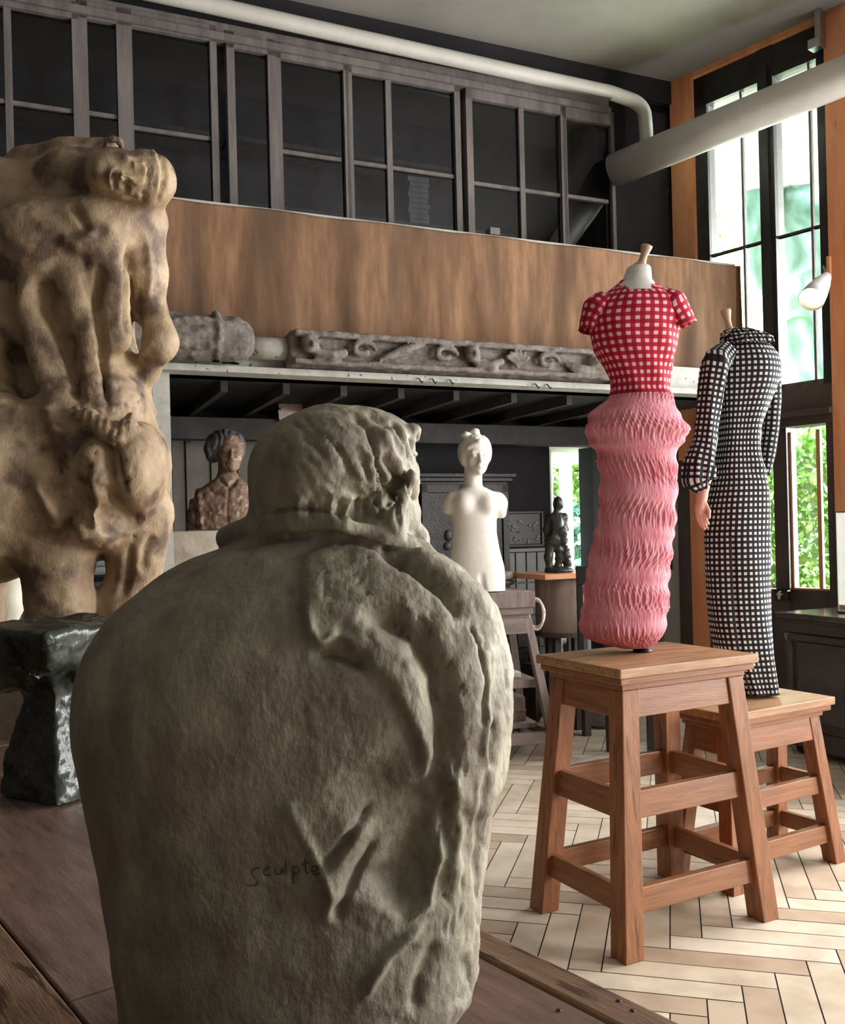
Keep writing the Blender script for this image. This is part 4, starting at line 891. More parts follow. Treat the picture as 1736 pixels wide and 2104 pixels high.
    a, b = at(1316, 548, Y), at(1330, 502, Y-.02); ax = (b-a).normalized(); R = ax.to_track_quat('Z', 'Y').to_matrix(); h = (b-a).length
    build('neck_knob', MB().lathe([(.030, -.006), (.028, .004), (.018, .012), (.014, .022), (.013, h*.5), (.020, h*.85), (.021, h*.96), (.012, h)], a, 20, R), M['paleturned'], r, True, True)
    c = at(1320, 1338, Y); build('stand_pole', MB().tube([(c.x, Y, .945), (c.x, Y, 1.03)], .012, 14), M['black'], r, True, True)
    build('base_disc', MB().lathe([(.034, 0), (.036, .003), (.034, .010), (.018, .013), (.014, .02)], (c.x, Y, .94), 24), M['black'], r, True, True)
pink_dress()
def black_dress():
    Y = 3.87; r = thing('black_gingham_dress_form', 'dress form in long black and white gingham dress on the lower stool', 'dress form', (1.40, Y, .68))
    rows = [(694, 1490, 1562), (704, 1486, 1574), (718, 1474, 1588), (735, 1468, 1599), (755, 1466, 1603), (785, 1468, 1599), (810, 1472, 1589), (840, 1476, 1577), (870, 1479, 1566), (900, 1478, 1562), (930, 1473, 1564), (960, 1468, 1570), (1000, 1461, 1578), (1040, 1452, 1580), (1100, 1446, 1580), (1160, 1448, 1580), (1220, 1452, 1581), (1280, 1458, 1584), (1340, 1470, 1590), (1400, 1494, 1597), (1426, 1508, 1601)]
    def d(th, z, t):
        fold = -.010*np.exp(-(((th % (2*math.pi))-4.40)/.05)**2)*(1 if z < 1.35 else 0)
        return fold+.004*np.sin(5*th+z*7)+.010*np.exp(-((z-1.62)/.05)**2)*np.sin(4*th+z*60)*.4+(.010*np.sin(6*th)*max(0, 1.0-z) if z < 1.0 else 0)
    garment('long_dress', rows, Y, .60, M['blackging'], r, .0235, 36, d, 160, 240)
    garment('ruffled_collar', [(676, 1494, 1536), (682, 1484, 1556), (690, 1483, 1566), (700, 1482, 1574), (708, 1482, 1578)], Y, .75, M['blackging'], r, .018, 26, lambda th, z, t: .006*np.sin(17*th+z*150), 160, 30)
    garment('ruffled_collar', [(683, 1520, 1570), (692, 1512, 1586), (704, 1516, 1590)], Y-.05, .4, M['blackging'], r, .018, 26, lambda th, z, t: .005*np.sin(14*th+z*120), 120, 20)
    Ya = Y-.10
    tube_garment('sleeve', [at(1490, 722, Y-.03), at(1470, 745, Ya), at(1461, 800, Ya), at(1453, 860, Ya), at(1447, 910, Ya), at(1437, 955, Ya), at(1434, 988, Ya), at(1443, 1008, Ya)], [.045, .056, .052, .046, .046, .062, .060, .026], M['blackging'], r, .0235, 60, 110, lambda a, t: .06*math.sin(5*a+14*t)+(.10*math.sin(9*a+4*t) if t > .72 else 0))
    tube_garment('sleeve', [at(1590, 765, Y+.12), at(1588, 820, Y+.14), at(1584, 880, Y+.15), at(1577, 930, Y+.15), at(1573, 975, Y+.14)], [.03, .036, .034, .034, .02], M['blackging'], r, .0235, 40, 60)
    a, b = at(1500, 682, Y), at(1490, 635, Y); ax = (b-a).normalized(); R = ax.to_track_quat('Z', 'Y').to_matrix(); h = (b-a).length
    build('neck_knob', MB().lathe([(.045, -.012), (.038, .0), (.020, .010), (.013, .022), (.012, h*.5), (.021, h*.86), (.020, h*.97), (.010, h)], a, 20, R), M['paleturned'], r, True, True)
    # hand
    S = Sculpt((1.03, 3.60, 1.30), (1.32, 3.95, 1.66), .0022); T = lambda x, y, d=0: at(x, y, Ya+d)
    S.path([T(1445, 1000), T(1442, 1022), T(1440, 1040, -.005)], [.026, .021, .019], .01); S.ell(T(1439, 1047, -.006), (.022, .014, .033), rotm(0, -6, 0), .012)
    for k, (x0, x1, x2, y2, rr) in enumerate(((1432, 1434, 1441, 1083, .0062), (1437, 1440, 1447, 1087, .0066), (1442, 1446, 1452, 1084, .0064), (1447, 1451, 1456, 1077, .0058))):
        S.path([T(x0, 1055, -.004*k), T(x1, 1068, -.012-.004*k), T(x2, y2, -.006-.003*k)], [rr+.001, rr, rr*.8], .003)
    S.path([T(1449, 1036, -.012), T(1456, 1050, -.022), T(1457, 1063, -.024)], [.010, .008, .0065], .006)
    V, Q = S.mesh(); V = smooth_mesh(V, Q, 1); from_np('hand', V, Q, mat('mannequin_skin', (.62, .36, .27), (.68, .42, .32), 20, .5), r)
    build('stand_pole', MB().tube([(1.43, Y, .682), (1.43, Y, .76)], .014, 14), M['black'], r, True, True)
black_dress()
# ------------------------------------------------------------------ white woman torso on its stand
def white_torso():
    Y = 5.8; px = Y/F; A = lambda x, y, d=0: at(x, y, Y+d)
    zb = A(985, 1216).z
    S = Sculpt((.10, 5.5, zb), (.60, 6.1, 2.10), .0062)
    rows = [(1003, 948, 996, -.06, .07), (1012, 925, 1018, -.08, .08), (1030, 922, 1026, -.10, .09), (1060, 928, 1020, -.10, .09), (1095, 930, 1020, -.09, .085), (1130, 926, 1026, -.095, .09), (1165, 922, 1036, -.10, .11), (1190, 923, 1038, -.10, .11), (1230, 926, 1038, -.10, .10)]
    zs, cx, cy, a, b = [], [], [], [], []
    for y, l, r, n, f in rows: p = A((l+r)/2, y); zs.append(p.z); cx.append(p.x); cy.append(Y+(n+f)/2); a.append((r-l)/2*px); b.append((f-n)/2)
    S.loft(zs, cx, cy, a, b, 2.2, .03)
    S.ell(A(928, 1032), (.055, .06, .062), None, .03); S.ell(A(1024, 1032), (.052, .06, .062), None, .03); S.cap(A(923, 1035), A(921, 1046), .042, .036, .02); S.cap(A(1030, 1035), A(1030, 1055), .038, .032, .02)
    for x in (953, 1003): S.ell(A(x, 1036, -.070), (.050, .048, .052), None, .04)
    S.ell(A(988, 1125, -.11), (.008, .014, .014), None, .012, True); S.cap(A(990, 1184, -.11), A(992, 1226, -.10), .014, .024, .02, True); S.cap(A(990, 1200, -.05), A(992, 1230, .12), .008, .016, .012, True); S.cap(A(965, 1172, -.135), A(990, 1188, -.14), .012, .012, .02, True); S.cap(A(1020, 1172, -.135), A(990, 1188, -.14), .012, .012, .02, True)
    S.cap(A(972, 1008, .01), A(972, 960, .0), .058, .056, .03)
    T = head_on(S, A(979, 936, -.03), rotm(4, 0, 10), .25, .016, neck=False, ears=False)
    S.ell(T((0, .14, .14)), (.104, .11, .105), None, .012); S.ell(T((-.3, .08, -.05)), (.03, .05, .055), None, .015); S.ell(T((.3, .1, .0)), (.026, .05, .05), None, .015); S.path([T((-.26, -.22, .18)), T((0, -.30, .34)), T((.26, -.22, .18))], .014, .012); S.ell(A(975, 888, .0), (.035, .05, .022), None, .015); S.ell(A(957, 893, -.02), (.03, .04, .02), None, .015); S.ell(A(950, 930, .04), (.03, .05, .07), None, .02)
    V, Q = S.mesh(); V = smooth_mesh(V, Q, 2); N_ = normals(V, Q)
    top = np.clip((V[:, 2]-A(978, 912).z)/.03, 0, 1); V = V+N_*(fbm(V, 26, 3, 3)*.006*top)[:, None]
    r = thing('woman_torso', 'white plaster torso of a woman without arms on a wooden stand', 'sculpture', (A(982, 1216).x, Y, zb)); from_np('body', V, Q, M['whiteplaster'], r)
    # stand
    sx = (at(925, 1250, Y).x+at(1080, 1250, Y).x)/2
    st = make_stool('sculpture_stand', 'grey-brown trestle stand with shelf under the white torso', (sx+.0, Y+.10), math.radians(14), .50, .42, zb-.001, [(.09, .16), (.80, .86)], .055, (.10, .045), ('greystand', 'greystand'), None, .045, 'stand', foot=.10)
    build('shelf', MB().box(-.26, .26, -.20, .20, .42, .47), M['greystand'], st, bev=.003)
    o = build('wooden_crate', MB().box(-.20, .20, -.12, .12, 0, .15).box(-.205, .205, -.125, .125, .06, .075), M['greystand'], bev=.003); o.location = (sx, Y+.10, .20); o.rotation_euler = (0, 0, math.radians(14))
    build('lower_shelf', MB().box(-.25, .25, -.19, .19, .17, .199), M['greystand'], st, bev=.002)
    tag(o, 'small wooden crate on the lower shelf of the stand under the white torso', 'crate')
    o = build('white_tray', MB().box(-.16, .16, -.07, .07, 0, .035), M['whiteplaster'], bev=.004); o.location = (sx+.03, Y+.08, .471); o.rotation_euler = (0, 0, math.radians(14)); tag(o, 'white block on the upper shelf of the stand under the white torso', 'block')
    # coil of rope at the side
    c = at(1092, 1262, Y+.10); cm = MB()
    for k in range(3):
        cm.tube([(c.x+.03+.045*math.cos(t*math.pi/12)*(1+.15*k), c.y+.02*k, c.z+.10*math.sin(t*math.pi/12)*(1-.08*k)) for t in range(24)]+[(c.x+.03+.045*(1+.15*k), c.y+.02*k, c.z)], .008, 8)
    tag(build('rope_coil', cm, M['paper'], None, True), 'coil of pale cord hanging at the side of the torso stand', 'cord')
white_torso()
# ------------------------------------------------------------------ young person's bust on a pedestal
def young_bust():
    Y = 5.5; px = Y/F; A = lambda x, y, d=0: at(x, y, Y+d); zb = A(430, 1090).z
    S = Sculpt((-1.5, 5.2, zb), (-.93, 5.85, 2.06), .0065)
    rows = [(978, 448, 484, -.05, .07), (990, 432, 502, -.08, .09), (1005, 408, 518, -.10, .10), (1025, 392, 524, -.11, .11), (1060, 385, 524, -.11, .11), (1100, 384, 524, -.11, .11)]
    zs, cx, cy, a, b = [], [], [], [], []
    for y, l, r, n, f in rows: p = A((l+r)/2, y); zs.append(p.z); cx.append(p.x); cy.append(Y+(n+f)/2); a.append((r-l)/2*px); b.append((f-n)/2)
    S.loft(zs, cx, cy, a, b, 2.5, .02); S.cap(A(468, 990, .01), A(466, 950, .02), .056, .052, .03)
    head_on(S, A(474, 930, -.02), rotm(2, 0, 14), .235, .018, ears=False, neck=False)
    V, Q = S.mesh(); V = smooth_mesh(V, Q, 1); N_ = normals(V, Q)
    V = tool(V, N_, [([(452, 985), (470, 1003), (486, 985)], 4, -.015, 0), ([(470, 1003), (466, 1050), (470, 1088)], 2.5, -.008, 0), ([(425, 1000), (440, 1015), (465, 1022)], 3, -.008, 1), ([(408, 1010), (412, 1050), (416, 1088)], 5, .012, 0), ([(395, 1010), (400, 1090)], 4, -.012, 0)], .0)
    low = np.clip((A(470, 985).z-V[:, 2])/.05, 0, 1); V = V+N_*((fbm(V, 45, 3, 8)*.004)*low)[:, None]
    r = thing('youth_bust', 'patchy brown clay bust of a short-haired youth on a pale block', 'sculpture', (A(455, 1090).x, Y, zb))
    from_np('body', V, Q, M['terracotta'], r)
    H = Sculpt((-1.45, 5.2, 1.6), (-.98, 5.85, 2.06), .0055)
    H.ell(A(462, 915, .03), (.112, .12, .095), None, .02); H.ell(A(440, 925, .0), (.06, .085, .075), None, .02); H.ell(A(491, 920, .02), (.032, .09, .08), None, .02); H.ell(A(478, 944, -.12), (.062, .075, .078), rotm(0, 0, 14), .008, True); H.ell(A(470, 975, .0), (.10, .2, .06), None, .01, True)
    V, Q = H.mesh(); V = smooth_mesh(V, Q, 1); N_ = normals(V, Q); V = V+N_*(np.sin(V[:, 0]*170+fbm(V, 12, 2, 1)*3)*.0035)[:, None]
    from_np('hair', V, Q, mat('dark_grey_patina', (.05, .048, .055), (.14, .13, .14), 30, .6), r)
    p = thing('bust_pedestal', 'pale stained block pedestal under the clay bust of a youth', 'pedestal', (A(430, 1090).x, Y+.02, 0), GA*.3)
    build('block', MB().box(-.28, .30, -.17, .20, 0, zb-.002), mat('stained_plaster', (.50, .40, .30), (.74, .68, .58), 5, .8, .2, 40, wear=((.30, .2, .14), 6, .55, .1)), p, bev=.01)
    build('base_board', MB().box(-.30, .32, -.19, .22, 0, .08), M['greystand'], p, bev=.004)
young_bust()
# ------------------------------------------------------------------ bronze figurine on the drum table
def figurine():
    Y = 6.30; px = Y/F; A = lambda x, y, d=0: at(x, y, Y+d); zb = A(1150, 1176).z
    S = Sculpt((.78, 6.08, zb), (1.10, 6.50, 1.66), .005)
    S.ell(A(1147, 1034), (.036, .042, .047), None, .01); S.cap(A(1146, 1046), A(1142, 1060), .022, .03, .02)
    S.path([A(1134, 1064), A(1158, 1062)], .026, .02); S.ell(A(1145, 1080), (.046, .05, .075), rotm(0, 10, 0), .03); S.ell(A(1138, 1108), (.05, .05, .05), None, .03)
    S.path([A(1128, 1064, .02), A(1122, 1090, .03), A(1130, 1112, .02)], [.024, .02, .022], .02); S.path([A(1160, 1062), A(1161, 1080), A(1150, 1092, -.04)], [.024, .019, .016], .012)
    S.path([A(1130, 1115), A(1127, 1145), A(1128, 1172)], [.034, .026, .022], .02); S.path([A(1146, 1115), A(1150, 1145), A(1144, 1172)], [.034, .026, .022], .02)
    S.ell(A(1156, 1092, -.03), (.032, .03, .03), None, .012); S.ell(A(1164, 1086), (.018, .02, .02), None, .01); S.ell(A(1158, 1108, -.02), (.030, .03, .045), None, .02); S.ell(A(1163, 1140), (.036, .035, .05), None, .02); S.ell(A(1163, 1125), (.018, .02, .02), None, .01); S.ell(A(1166, 1156), (.03, .03, .035), None, .01)
    S.ell(A(1148, 1172), (.10, .08, .024), None, .02)
    V, Q = S.mesh(); V = smooth_mesh(V, Q, 1); N_ = normals(V, Q); V = V+N_*(fbm(V, 50, 2, 3)*.003)[:, None]
    r = thing('bronze_figurine', 'small dark bronze standing figure beside the bright window niche', 'figurine', (A(1147, 1176).x, Y, zb)); from_np('body', V, Q, M['smallbronze'], r)
    # drum table
    c = at(1160, 1190, Y+.05); t = thing('drum_table', 'wooden drum shaped table on legs with an orange topped board', 'table', (c.x, c.y, 0), GA)
    build('table_top', MB().box(-.30, .26, -.24, .24, zb-.035, zb-.001), mat('orange_board', (.50, .21, .09), (.62, .29, .14), 8, .45, stretch=(1, 6, 1)), t, bev=.003)
    dr = [(.20, 0), (.205, .005), (.205, .36), (.20, .37)]
    build('drum', MB().lathe([(r_, z+zb-.41) for r_, z in dr], (0, 0, 0), 36), mat('pale_drum_wood', (.20, .14, .11), (.34, .26, .21), 10, .7, .15, 40, stretch=(1, 1, .2)), t, True)
    build('drum_ring', MB().lathe([(.215, zb-.43), (.215, zb-.40), (.19, zb-.40)], (0, 0, 0), 36), M['darkcab'], t)
    for a in range(4): build('leg', MB().bar((.14*math.cos(a*1.57+.5), .14*math.sin(a*1.57+.5), 0), (.13*math.cos(a*1.57+.5), .13*math.sin(a*1.57+.5), zb-.43), .045, .045, (1, 0, 0)), M['darkcab'], t)
figurine()
# ------------------------------------------------------------------ carved beam and column piece lying on the balcony ledge
def gw(s, y, z): return Vector((0, FZ, 0))+GD*s+GN*y+Vector((0, 0, z))
def carved_beam():
    sa = gp(556, 760, FZ)[0]; sb = gp(1256, 760, FZ)[0]; z0 = zL+.036; z1 = z0+.185; zc = (z0+z1)/2; yc = -.22
    R = Matrix.Rotation(GA, 3, 'Z')
    lo = [min(gw(sa, yc, 0)[k], gw(sb, yc, 0)[k])-.2 for k in (0, 1)]; hi = [max(gw(sa, yc, 0)[k], gw(sb, yc, 0)[k])+.2 for k in (0, 1)]
    S = Sculpt((lo[0], lo[1], z0), (hi[0], hi[1], z1+.04), .0085)
    S.boxp(gw((sa+sb)/2-.06, yc+.02, zc), ((sb-sa)/2-.10, .07, .088), R, .01, 0)
    S.boxp(gw((sa+sb)/2, yc+.0, z1-.018), ((sb-sa)/2-.05, .10, .018), R, .01, .01); S.boxp(gw((sa+sb)/2, yc, z0+.016), ((sb-sa)/2-.05, .095, .016), R, .008, .01)
    # faceted right end
    S.cap(gw(sb-.32, yc, zc), gw(sb-.06, yc, zc), .098, .075, .02)
    S.ell(gw(sb-.28, yc-.08, zc), (.10, .05, .07), R, .02); 
    rs = np.random.RandomState(4)
    # leaf scrolls and heads in relief
    s = sa+.08; kinds = [0, 1, 2, 1, 0, 3, 1, 4, 0, 4, 1]; k_ = 0
    while s < sb-.42:
        kd = kinds[k_ % len(kinds)]; k_ += 1; h = rs.uniform(.8, 1.15); sg = 1 if k_ % 2 else -1
        if kd == 0:    # head with drapery
            S.ell(gw(s+.06, yc-.09, zc+.02), (.05, .045, .052), R, .012); S.ell(gw(s+.06, yc-.135, zc+.01), (.014, .016, .018), R, .006); S.path([gw(s+.10, yc-.08, zc-.03), gw(s+.18, yc-.09, zc-.045), gw(s+.25, yc-.085, zc-.02)], [.03, .034, .022], .012); s += .27
        elif kd == 1:  # scroll
            S.path([gw(s+.09+(.075-.008*t)*math.cos(t*sg), yc-.085, zc+(.055-.007*t)*math.sin(t)) for t in np.linspace(.2, 5.6, 14)], [.017]*14, .007); s += .19*h
        elif kd == 2:  # wing of feathers
            for j in range(5): S.path([gw(s+.03*j, yc-.08, zc-.05+.008*j), gw(s+.09+.03*j, yc-.095, zc+.0+.01*j), gw(s+.17+.025*j, yc-.085, zc+.045)], [.012, .017, .010], .006)
            s += .31
        elif kd == 3:  # shell and ribbon
            for j in range(6): a_ = -.9+.36*j; S.cap(gw(s+.09, yc-.08, zc-.04), gw(s+.09+.085*math.sin(a_), yc-.09, zc-.04+.085*math.cos(a_)), .008, .014, .006)
            s += .21
        else:          # long leaf
            S.path([gw(s+.30*t, yc-.082, zc+sg*.035*math.sin(t*3.1)-.01) for t in np.linspace(0, 1, 8)], [.010, .022, .03, .032, .028, .024, .016, .008], .012); S.ell(gw(s+.28, yc-.085, zc+.02*sg), (.028, .024, .026), R, .01); s += .33
    V, Q = S.mesh(); V = smooth_mesh(V, Q, 1); N_ = normals(V, Q); V = V+N_*(fbm(V*np.array([1, 1, 2.]), 22, 3, 3)*.004)[:, None]
    r = thing('carved_beam', 'long grey carved wooden beam with leaf scrolls lying on the balcony ledge', 'beam', gw((sa+sb)/2, yc, z0)); from_np('beam_body', V, Q, M['oldwood'], r)
    # second piece at left
    sc = gp(300, 730, FZ)[0]; sd = gp(500, 730, FZ)[0]; zc2 = z0+.13
    S = Sculpt((gw(sc, 0, 0).x-.2, gw(sc, -.4, 0).y-.2, z0), (gw(sd, 0, 0).x+.25, gw(sd, .1, 0).y+.1, z0+.34), .0085)
    S.cap(gw(sc-.1, yc, zc2), gw(sd-.12, yc, zc2-.01), .125, .12, .0); S.ell(gw(sd-.10, yc, zc2-.01), (.11, .11, .115), R, .03)
    P = [gw(sc+.22+.18*math.cos(t), yc-.10, zc2+.07*math.sin(t)) for t in np.linspace(0, 6.28, 20)]; S.path(P, .018, .01); S.path([gw(sc+.1, yc-.10, zc2-.05), gw(sc+.25, yc-.115, zc2+.02), gw(sc+.42, yc-.1, zc2-.04)], .016, .012)
    S.path([gw(sd-.20+.0*t, yc-.12*math.cos(t), zc2+.12*math.sin(t)) for t in np.linspace(-1.4, 1.4, 12)], .018, .01)
    V, Q = S.mesh(); V = smooth_mesh(V, Q, 1); N_ = normals(V, Q); V = V+N_*(fbm(V, 20, 3, 6)*.005)[:, None]
    r = thing('carved_column_piece', 'short rounded grey column fragment on the balcony ledge left of the carved beam', 'column', gw(sc, yc, z0)); from_np('column_body', V, Q, M['oldwood'], r)
    a = gp(498, 735, FZ)[0]; b = gp(560, 735, FZ)[0]
    tag(build('pale_tube', MB().tube([gw(a, yc+.05, z0+.10), gw(b+.04, yc+.05, z0+.10)], .060, 24), M['palepaint'], None, True), 'short pale tube lying between the column fragment and the carved beam', 'tube')
    for px in (838, 865, 900, 1072, 1096):   # hooks under the ledge
        s = gp(px, 800, FZ)[0]; o = build('cup_hook', MB().tube([gw(s, -.165, zL+.015), gw(s, -.185, zL+.0), gw(s+.012, -.185, zL-.015), gw(s+.02, -.178, zL-.004)], .004, 6), M['black'], None, True)
        tag(o, {838: 'leftmost', 865: 'second from the left', 900: 'middle one', 1072: 'second from the right', 1096: 'rightmost'}[px]+' of the five tiny hooks under the pale balcony ledge', 'hook', 'hooks along the balcony ledge')
carved_beam()
# ------------------------------------------------------------------ right-hand cabinet and glass case
def cabinet():
    cz = .86; c = at(1592, 1257, 5.7); H = 1.4-(1257-1077)/F*5.7; dF = Vector((.40, -.917, 0)); ang = math.atan2(dF.y, dF.x)
    r = thing('dark_cabinet', 'dark carved oak cabinet with panelled side at the right edge', 'cabinet', (c.x, c.y, 0), ang)   # local x to the camera-right, local y = into the wall side
    Lx, Ly = 1.5, .52
    build('cabinet_top', MB().box(0, Lx, 0, Ly, H-.035, H), mat('polished_dark_top', (.05, .045, .042), (.09, .08, .075), 6, .22, spec=.6), r, bev=.008)
    build('cornice', MB().box(.015, Lx-.01, .015, Ly-.01, H-.055, H-.036).box(.03, Lx-.03, .03, Ly-.02, H-.12, H-.056), M['darkcab'], r, bev=.004)
    build('body', MB().box(.05, Lx-.05, .05, Ly-.03, .16, H-.121), M['darkcab'], r, bev=.004)
    build('side_panel', MB().box(.13, Lx-.2, .035, .05, .22, H-.17), mat('cabinet_panel', (.06, .052, .055), (.09, .08, .08), 5, .4), r, bev=.006)
    build('drawer', MB().box(.08, Lx-.1, .02, .05, H-.165, H-.125), M['darkcab'], r, bev=.004)
    for x in (.07, Lx-.08):
        cm = MB().lathe([(.032, .16), (.032, .20), (.024, .21), (.026, H-.25), (.034, H-.22), (.020, H-.19), (.036, H-.13)], (x, .05, 0), 16)
        build('corner_column', cm, M['darkcab'], r, True)
    build('plinth', MB().box(.04, Lx-.04, .04, Ly-.02, .05, .159), M['darkcab'], r, bev=.006)
    for x in (.10, Lx-.10):
        for y in (.10, Ly-.10): build('foot', MB().ell((x, y, .027), (.04, .04, .026), 12), M['black'], r, True)
    g = thing('glass_case', 'clear glass display case with a card standing on the dark cabinet', 'display case', (c.x+.30*dF.x+.20*.917, c.y+.30*dF.y+.20*.40, H), ang)
    gm = glassmat('case_glass', (.97, .99, .98), .07); w, d, h = .62, .28, .60; t = .004
    build('glass_panel', MB().box(0, w, 0, t, .012, h), gm, g); build('glass_panel', MB().box(0, w, d-t, d, .012, h), gm, g)
    build('glass_panel', MB().box(0, t, t, d-t, .012, h), gm, g); build('glass_panel', MB().box(w-t, w, t, d-t, .012, h), gm, g); build('glass_panel', MB().box(0, w, 0, d, h+.0005, h+t), gm, g)
    em = mat('glass_edge', (.12, .13, .13), rough=.4)
    for x in (0, w):
        for y in (0, d): build('edge_strip', MB().box(x-.003, x+.003, y-.003, y+.003, .012, h), em, g)
    build('edge_strip', MB().box(0, w, -.003, .003, h, h+.006).box(0, w, d-.003, d+.003, h, h+.006), em, g)
    build('case_base', MB().box(-.005, w+.005, -.005, d+.005, .001, .011), M['black'], g)
    o = build('open_booklet', MB().box(-.10, .10, -.07, .07, 0, .010).box(-.09, .09, -.06, .06, .010, .02), mat('booklet_paper', (.66, .48, .32), (.72, .55, .4), 10, .7), bev=.002)
    o.location = Matrix.Translation(g.location)@Matrix.Rotation(ang, 4, 'Z')@Vector((.2, .13, .012)); o.rotation_euler = (0, 0, ang+.1); tag(o, 'small tan booklet lying inside the glass case on the cabinet', 'booklet')
cabinet()
# ------------------------------------------------------------------ under the gallery, against the back wall
def bw(name, label, cat, px0, px1, py0, py1, dep, off=0, m='darkcab', z0=None, bev=.004):
    s0_, zt = gp(px0, py0, BZ-dep); s1_, _ = gp(px1, py0, BZ-dep); _, zb = gp(px0, py1, BZ-dep)
    if z0 is not None: zb = z0
    return s0_, s1_, zb, zt
def back_things():
    dep = .45; s0_, s1_, zb, zt = bw('', '', '', 862, 1046, 972, 1400, dep, z0=0)
    r = thing('carved_wardrobe', 'black carved wooden cupboard against the back wall behind the white torso', 'cupboard', Vector((0, BZ-dep, 0))+GD*((s0_+s1_)/2), GA); w = (s1_-s0_)/2
    dm = mat('black_carved_wood', (.008, .006, .006), (.024, .018, .016), 12, .5, .4, 60)
    build('carcass', MB().box(-w, w, .03, dep*.92-.02, .08, zt-.06), dm, r, bev=.004); build('cornice', MB().box(-w-.03, w+.03, 0, dep*.92-.02, zt-.06, zt-.03).box(-w-.05, w+.05, -.02, dep*.92-.02, zt-.03, zt), dm, r, bev=.006)
    for k in (-1, 1):
        a, b = (-w+.01, -.01) if k < 0 else (.01, w-.01)
        d = build('door', MB().box(a, a+.05, 0, .03, .10, zt-.08).box(b-.05, b, 0, .03, .10, zt-.08).box(a, b, 0, .03, zt-.14, zt-.08).box(a, b, 0, .03, .10, .17).box(a, b, 0, .03, zt*.55, zt*.55+.05).box(a+.05, b-.05, .012, .03, .17, zt-.14), dm, r, bev=.003)
        cm = MB(); rs = np.random.RandomState(8+k)
        for i in range(16): cm.ell(((a+b)/2+rs.uniform(-.08, .08), .012, .25+i*.075), (rs.uniform(.02, .05), .014, rs.uniform(.02, .045)), 10)
        build('carved_relief', cm, dm, d, True, kind='stuff')
    for x in (-w+.05, w-.05): build('foot', MB().box(x-.04, x+.04, .03, .11, 0, .079), dm, r)
    # grey tiled ledge and the dark plaque with pale chips
    s0_, s1_, zb, zt = bw('', '', '', 1036, 1124, 1132, 1400, .25, z0=0)
    r = thing('tiled_hearth', 'low grey tiled block against the back wall right of the white torso', 'stove', Vector((0, BZ-.25, 0))+GD*s0_, GA); tm = mat('grey_tile', (.10, .095, .09), (.15, .14, .135), 6, .4); n = 4; W_ = (s1_-s0_)/n
    build('core', MB().box(0, s1_-s0_, .012, .21, 0, zt-.015), M['black'], r)
    for i in range(n):
        for k in range(5):
            h = zt/5
            build('tile', MB().box(i*W_+.004, (i+1)*W_-.004, 0, .011, k*h+.004, (k+1)*h-.004-(.012 if k == 4 else 0)), tm, r, bev=.003)
    build('top_slab', MB().box(-.02, s1_-s0_+.02, -.02, .21, zt-.014, zt+.015), tm, r, bev=.004)
    s0_, s1_, zb, zt = bw('', '', '', 1038, 1112, 1056, 1120, .06)
    r = thing('relief_plaque', 'dark framed relief plaque with pale chips above the grey tiles', 'plaque', Vector((0, BZ-.05, 0))+GD*s0_+Vector((0, 0, zb)), GA); w, h = s1_-s0_, zt-zb
    build('panel', MB().box(0, w, .01, .045, 0, h), M['black'], r, bev=.003); build('frame', MB().box(-.02, 0, -.005, .045, -.02, h+.02).box(w, w+.02, -.005, .045, -.02, h+.02).box(0, w, -.005, .045, h, h+.02).box(0, w, -.005, .045, -.02, 0), M['darkcab'], r, bev=.003)
    cm = MB(); rs = np.random.RandomState(3)
    for i in range(34): cm.ell((rs.uniform(.02, w-.02), .008, rs.uniform(.02, h-.05) if i % 3 else rs.uniform(.0, .05)), (rs.uniform(.006, .022), .01, rs.uniform(.004, .014)), 8)
    build('pale_relief', cm, M['wallgrey'] if False else mat('chipped_relief', (.22, .21, .20), (.42, .41, .40), 30, .7), r, True, kind='stuff')
    # panelled grey door behind the clay bust
    s0_, s1_, zb, zt = bw('', '', '', 352, 560, 862, 1400, .03, z0=0); w = s1_-s0_; dm = mat('old_grey_brown_door', (.13, .118, .10), (.18, .165, .145), 4, .7, .1, 30)
    d = struct('door_2', MB().box(0, w, 0, .03, 0, zt), dm, Vector((0, BZ-.032, 0))+GD*s0_, GA)
    p = MB()
    for a, b in ((.0, .5), (.5, 1)):
        for c0, c1 in ((.04, .42), (.46, .94)): x0, x1, y0, y1 = w*a+.09, w*b-.06, zt*c0, zt*c1; p.box(x0, x1, -.015, 0, y0, y0+.03).box(x0, x1, -.015, 0, y1-.03, y1).box(x0, x0+.03, -.015, 0, y0, y1).box(x1-.03, x1, -.015, 0, y0, y1)
    build('panel_moulding', p, dm, d)
    # paper / bare plaster patch high on the wall
    s0_, s1_, zb, zt = bw('', '', '', 572, 636, 824, 868, BZ-6.545)
    rs = np.random.RandomState(6); n = 22; P = []; cx, cz_ = (s0_+s1_)/2, (zt+zb)/2
    for i in range(n): t = 2*math.pi*i/n; k = 1+rs.uniform(-.10, .10); P.append((max(min(1.2*math.cos(t), 1), -1)*(s1_-s0_)/2*k, max(min(1.2*math.sin(t), 1), -1)*(zt-zb)/2*k))
    mb = MB().add([(x, -.008, z) for x, z in P]+[(x, 0, z) for x, z in P], [tuple(range(n)), tuple(range(2*n-1, n-1, -1))]+[(i, i+n, (i+1) % n+n, (i+1) % n) for i in range(n)])
    o = build('torn_notice', mb, mat('spotted_pink_paper', (.40, .33, .31), (.48, .41, .39), 9, .8, wear=((.05, .04, .04), 26, .62, .03))); o.location = Vector((0, 6.545, 0))+GD*cx+Vector((0, 0, cz_)); o.rotation_euler = (0, 0, GA); tag(o, 'torn spotted pale paper stuck on the dark beam just above the big bust head', 'paper')
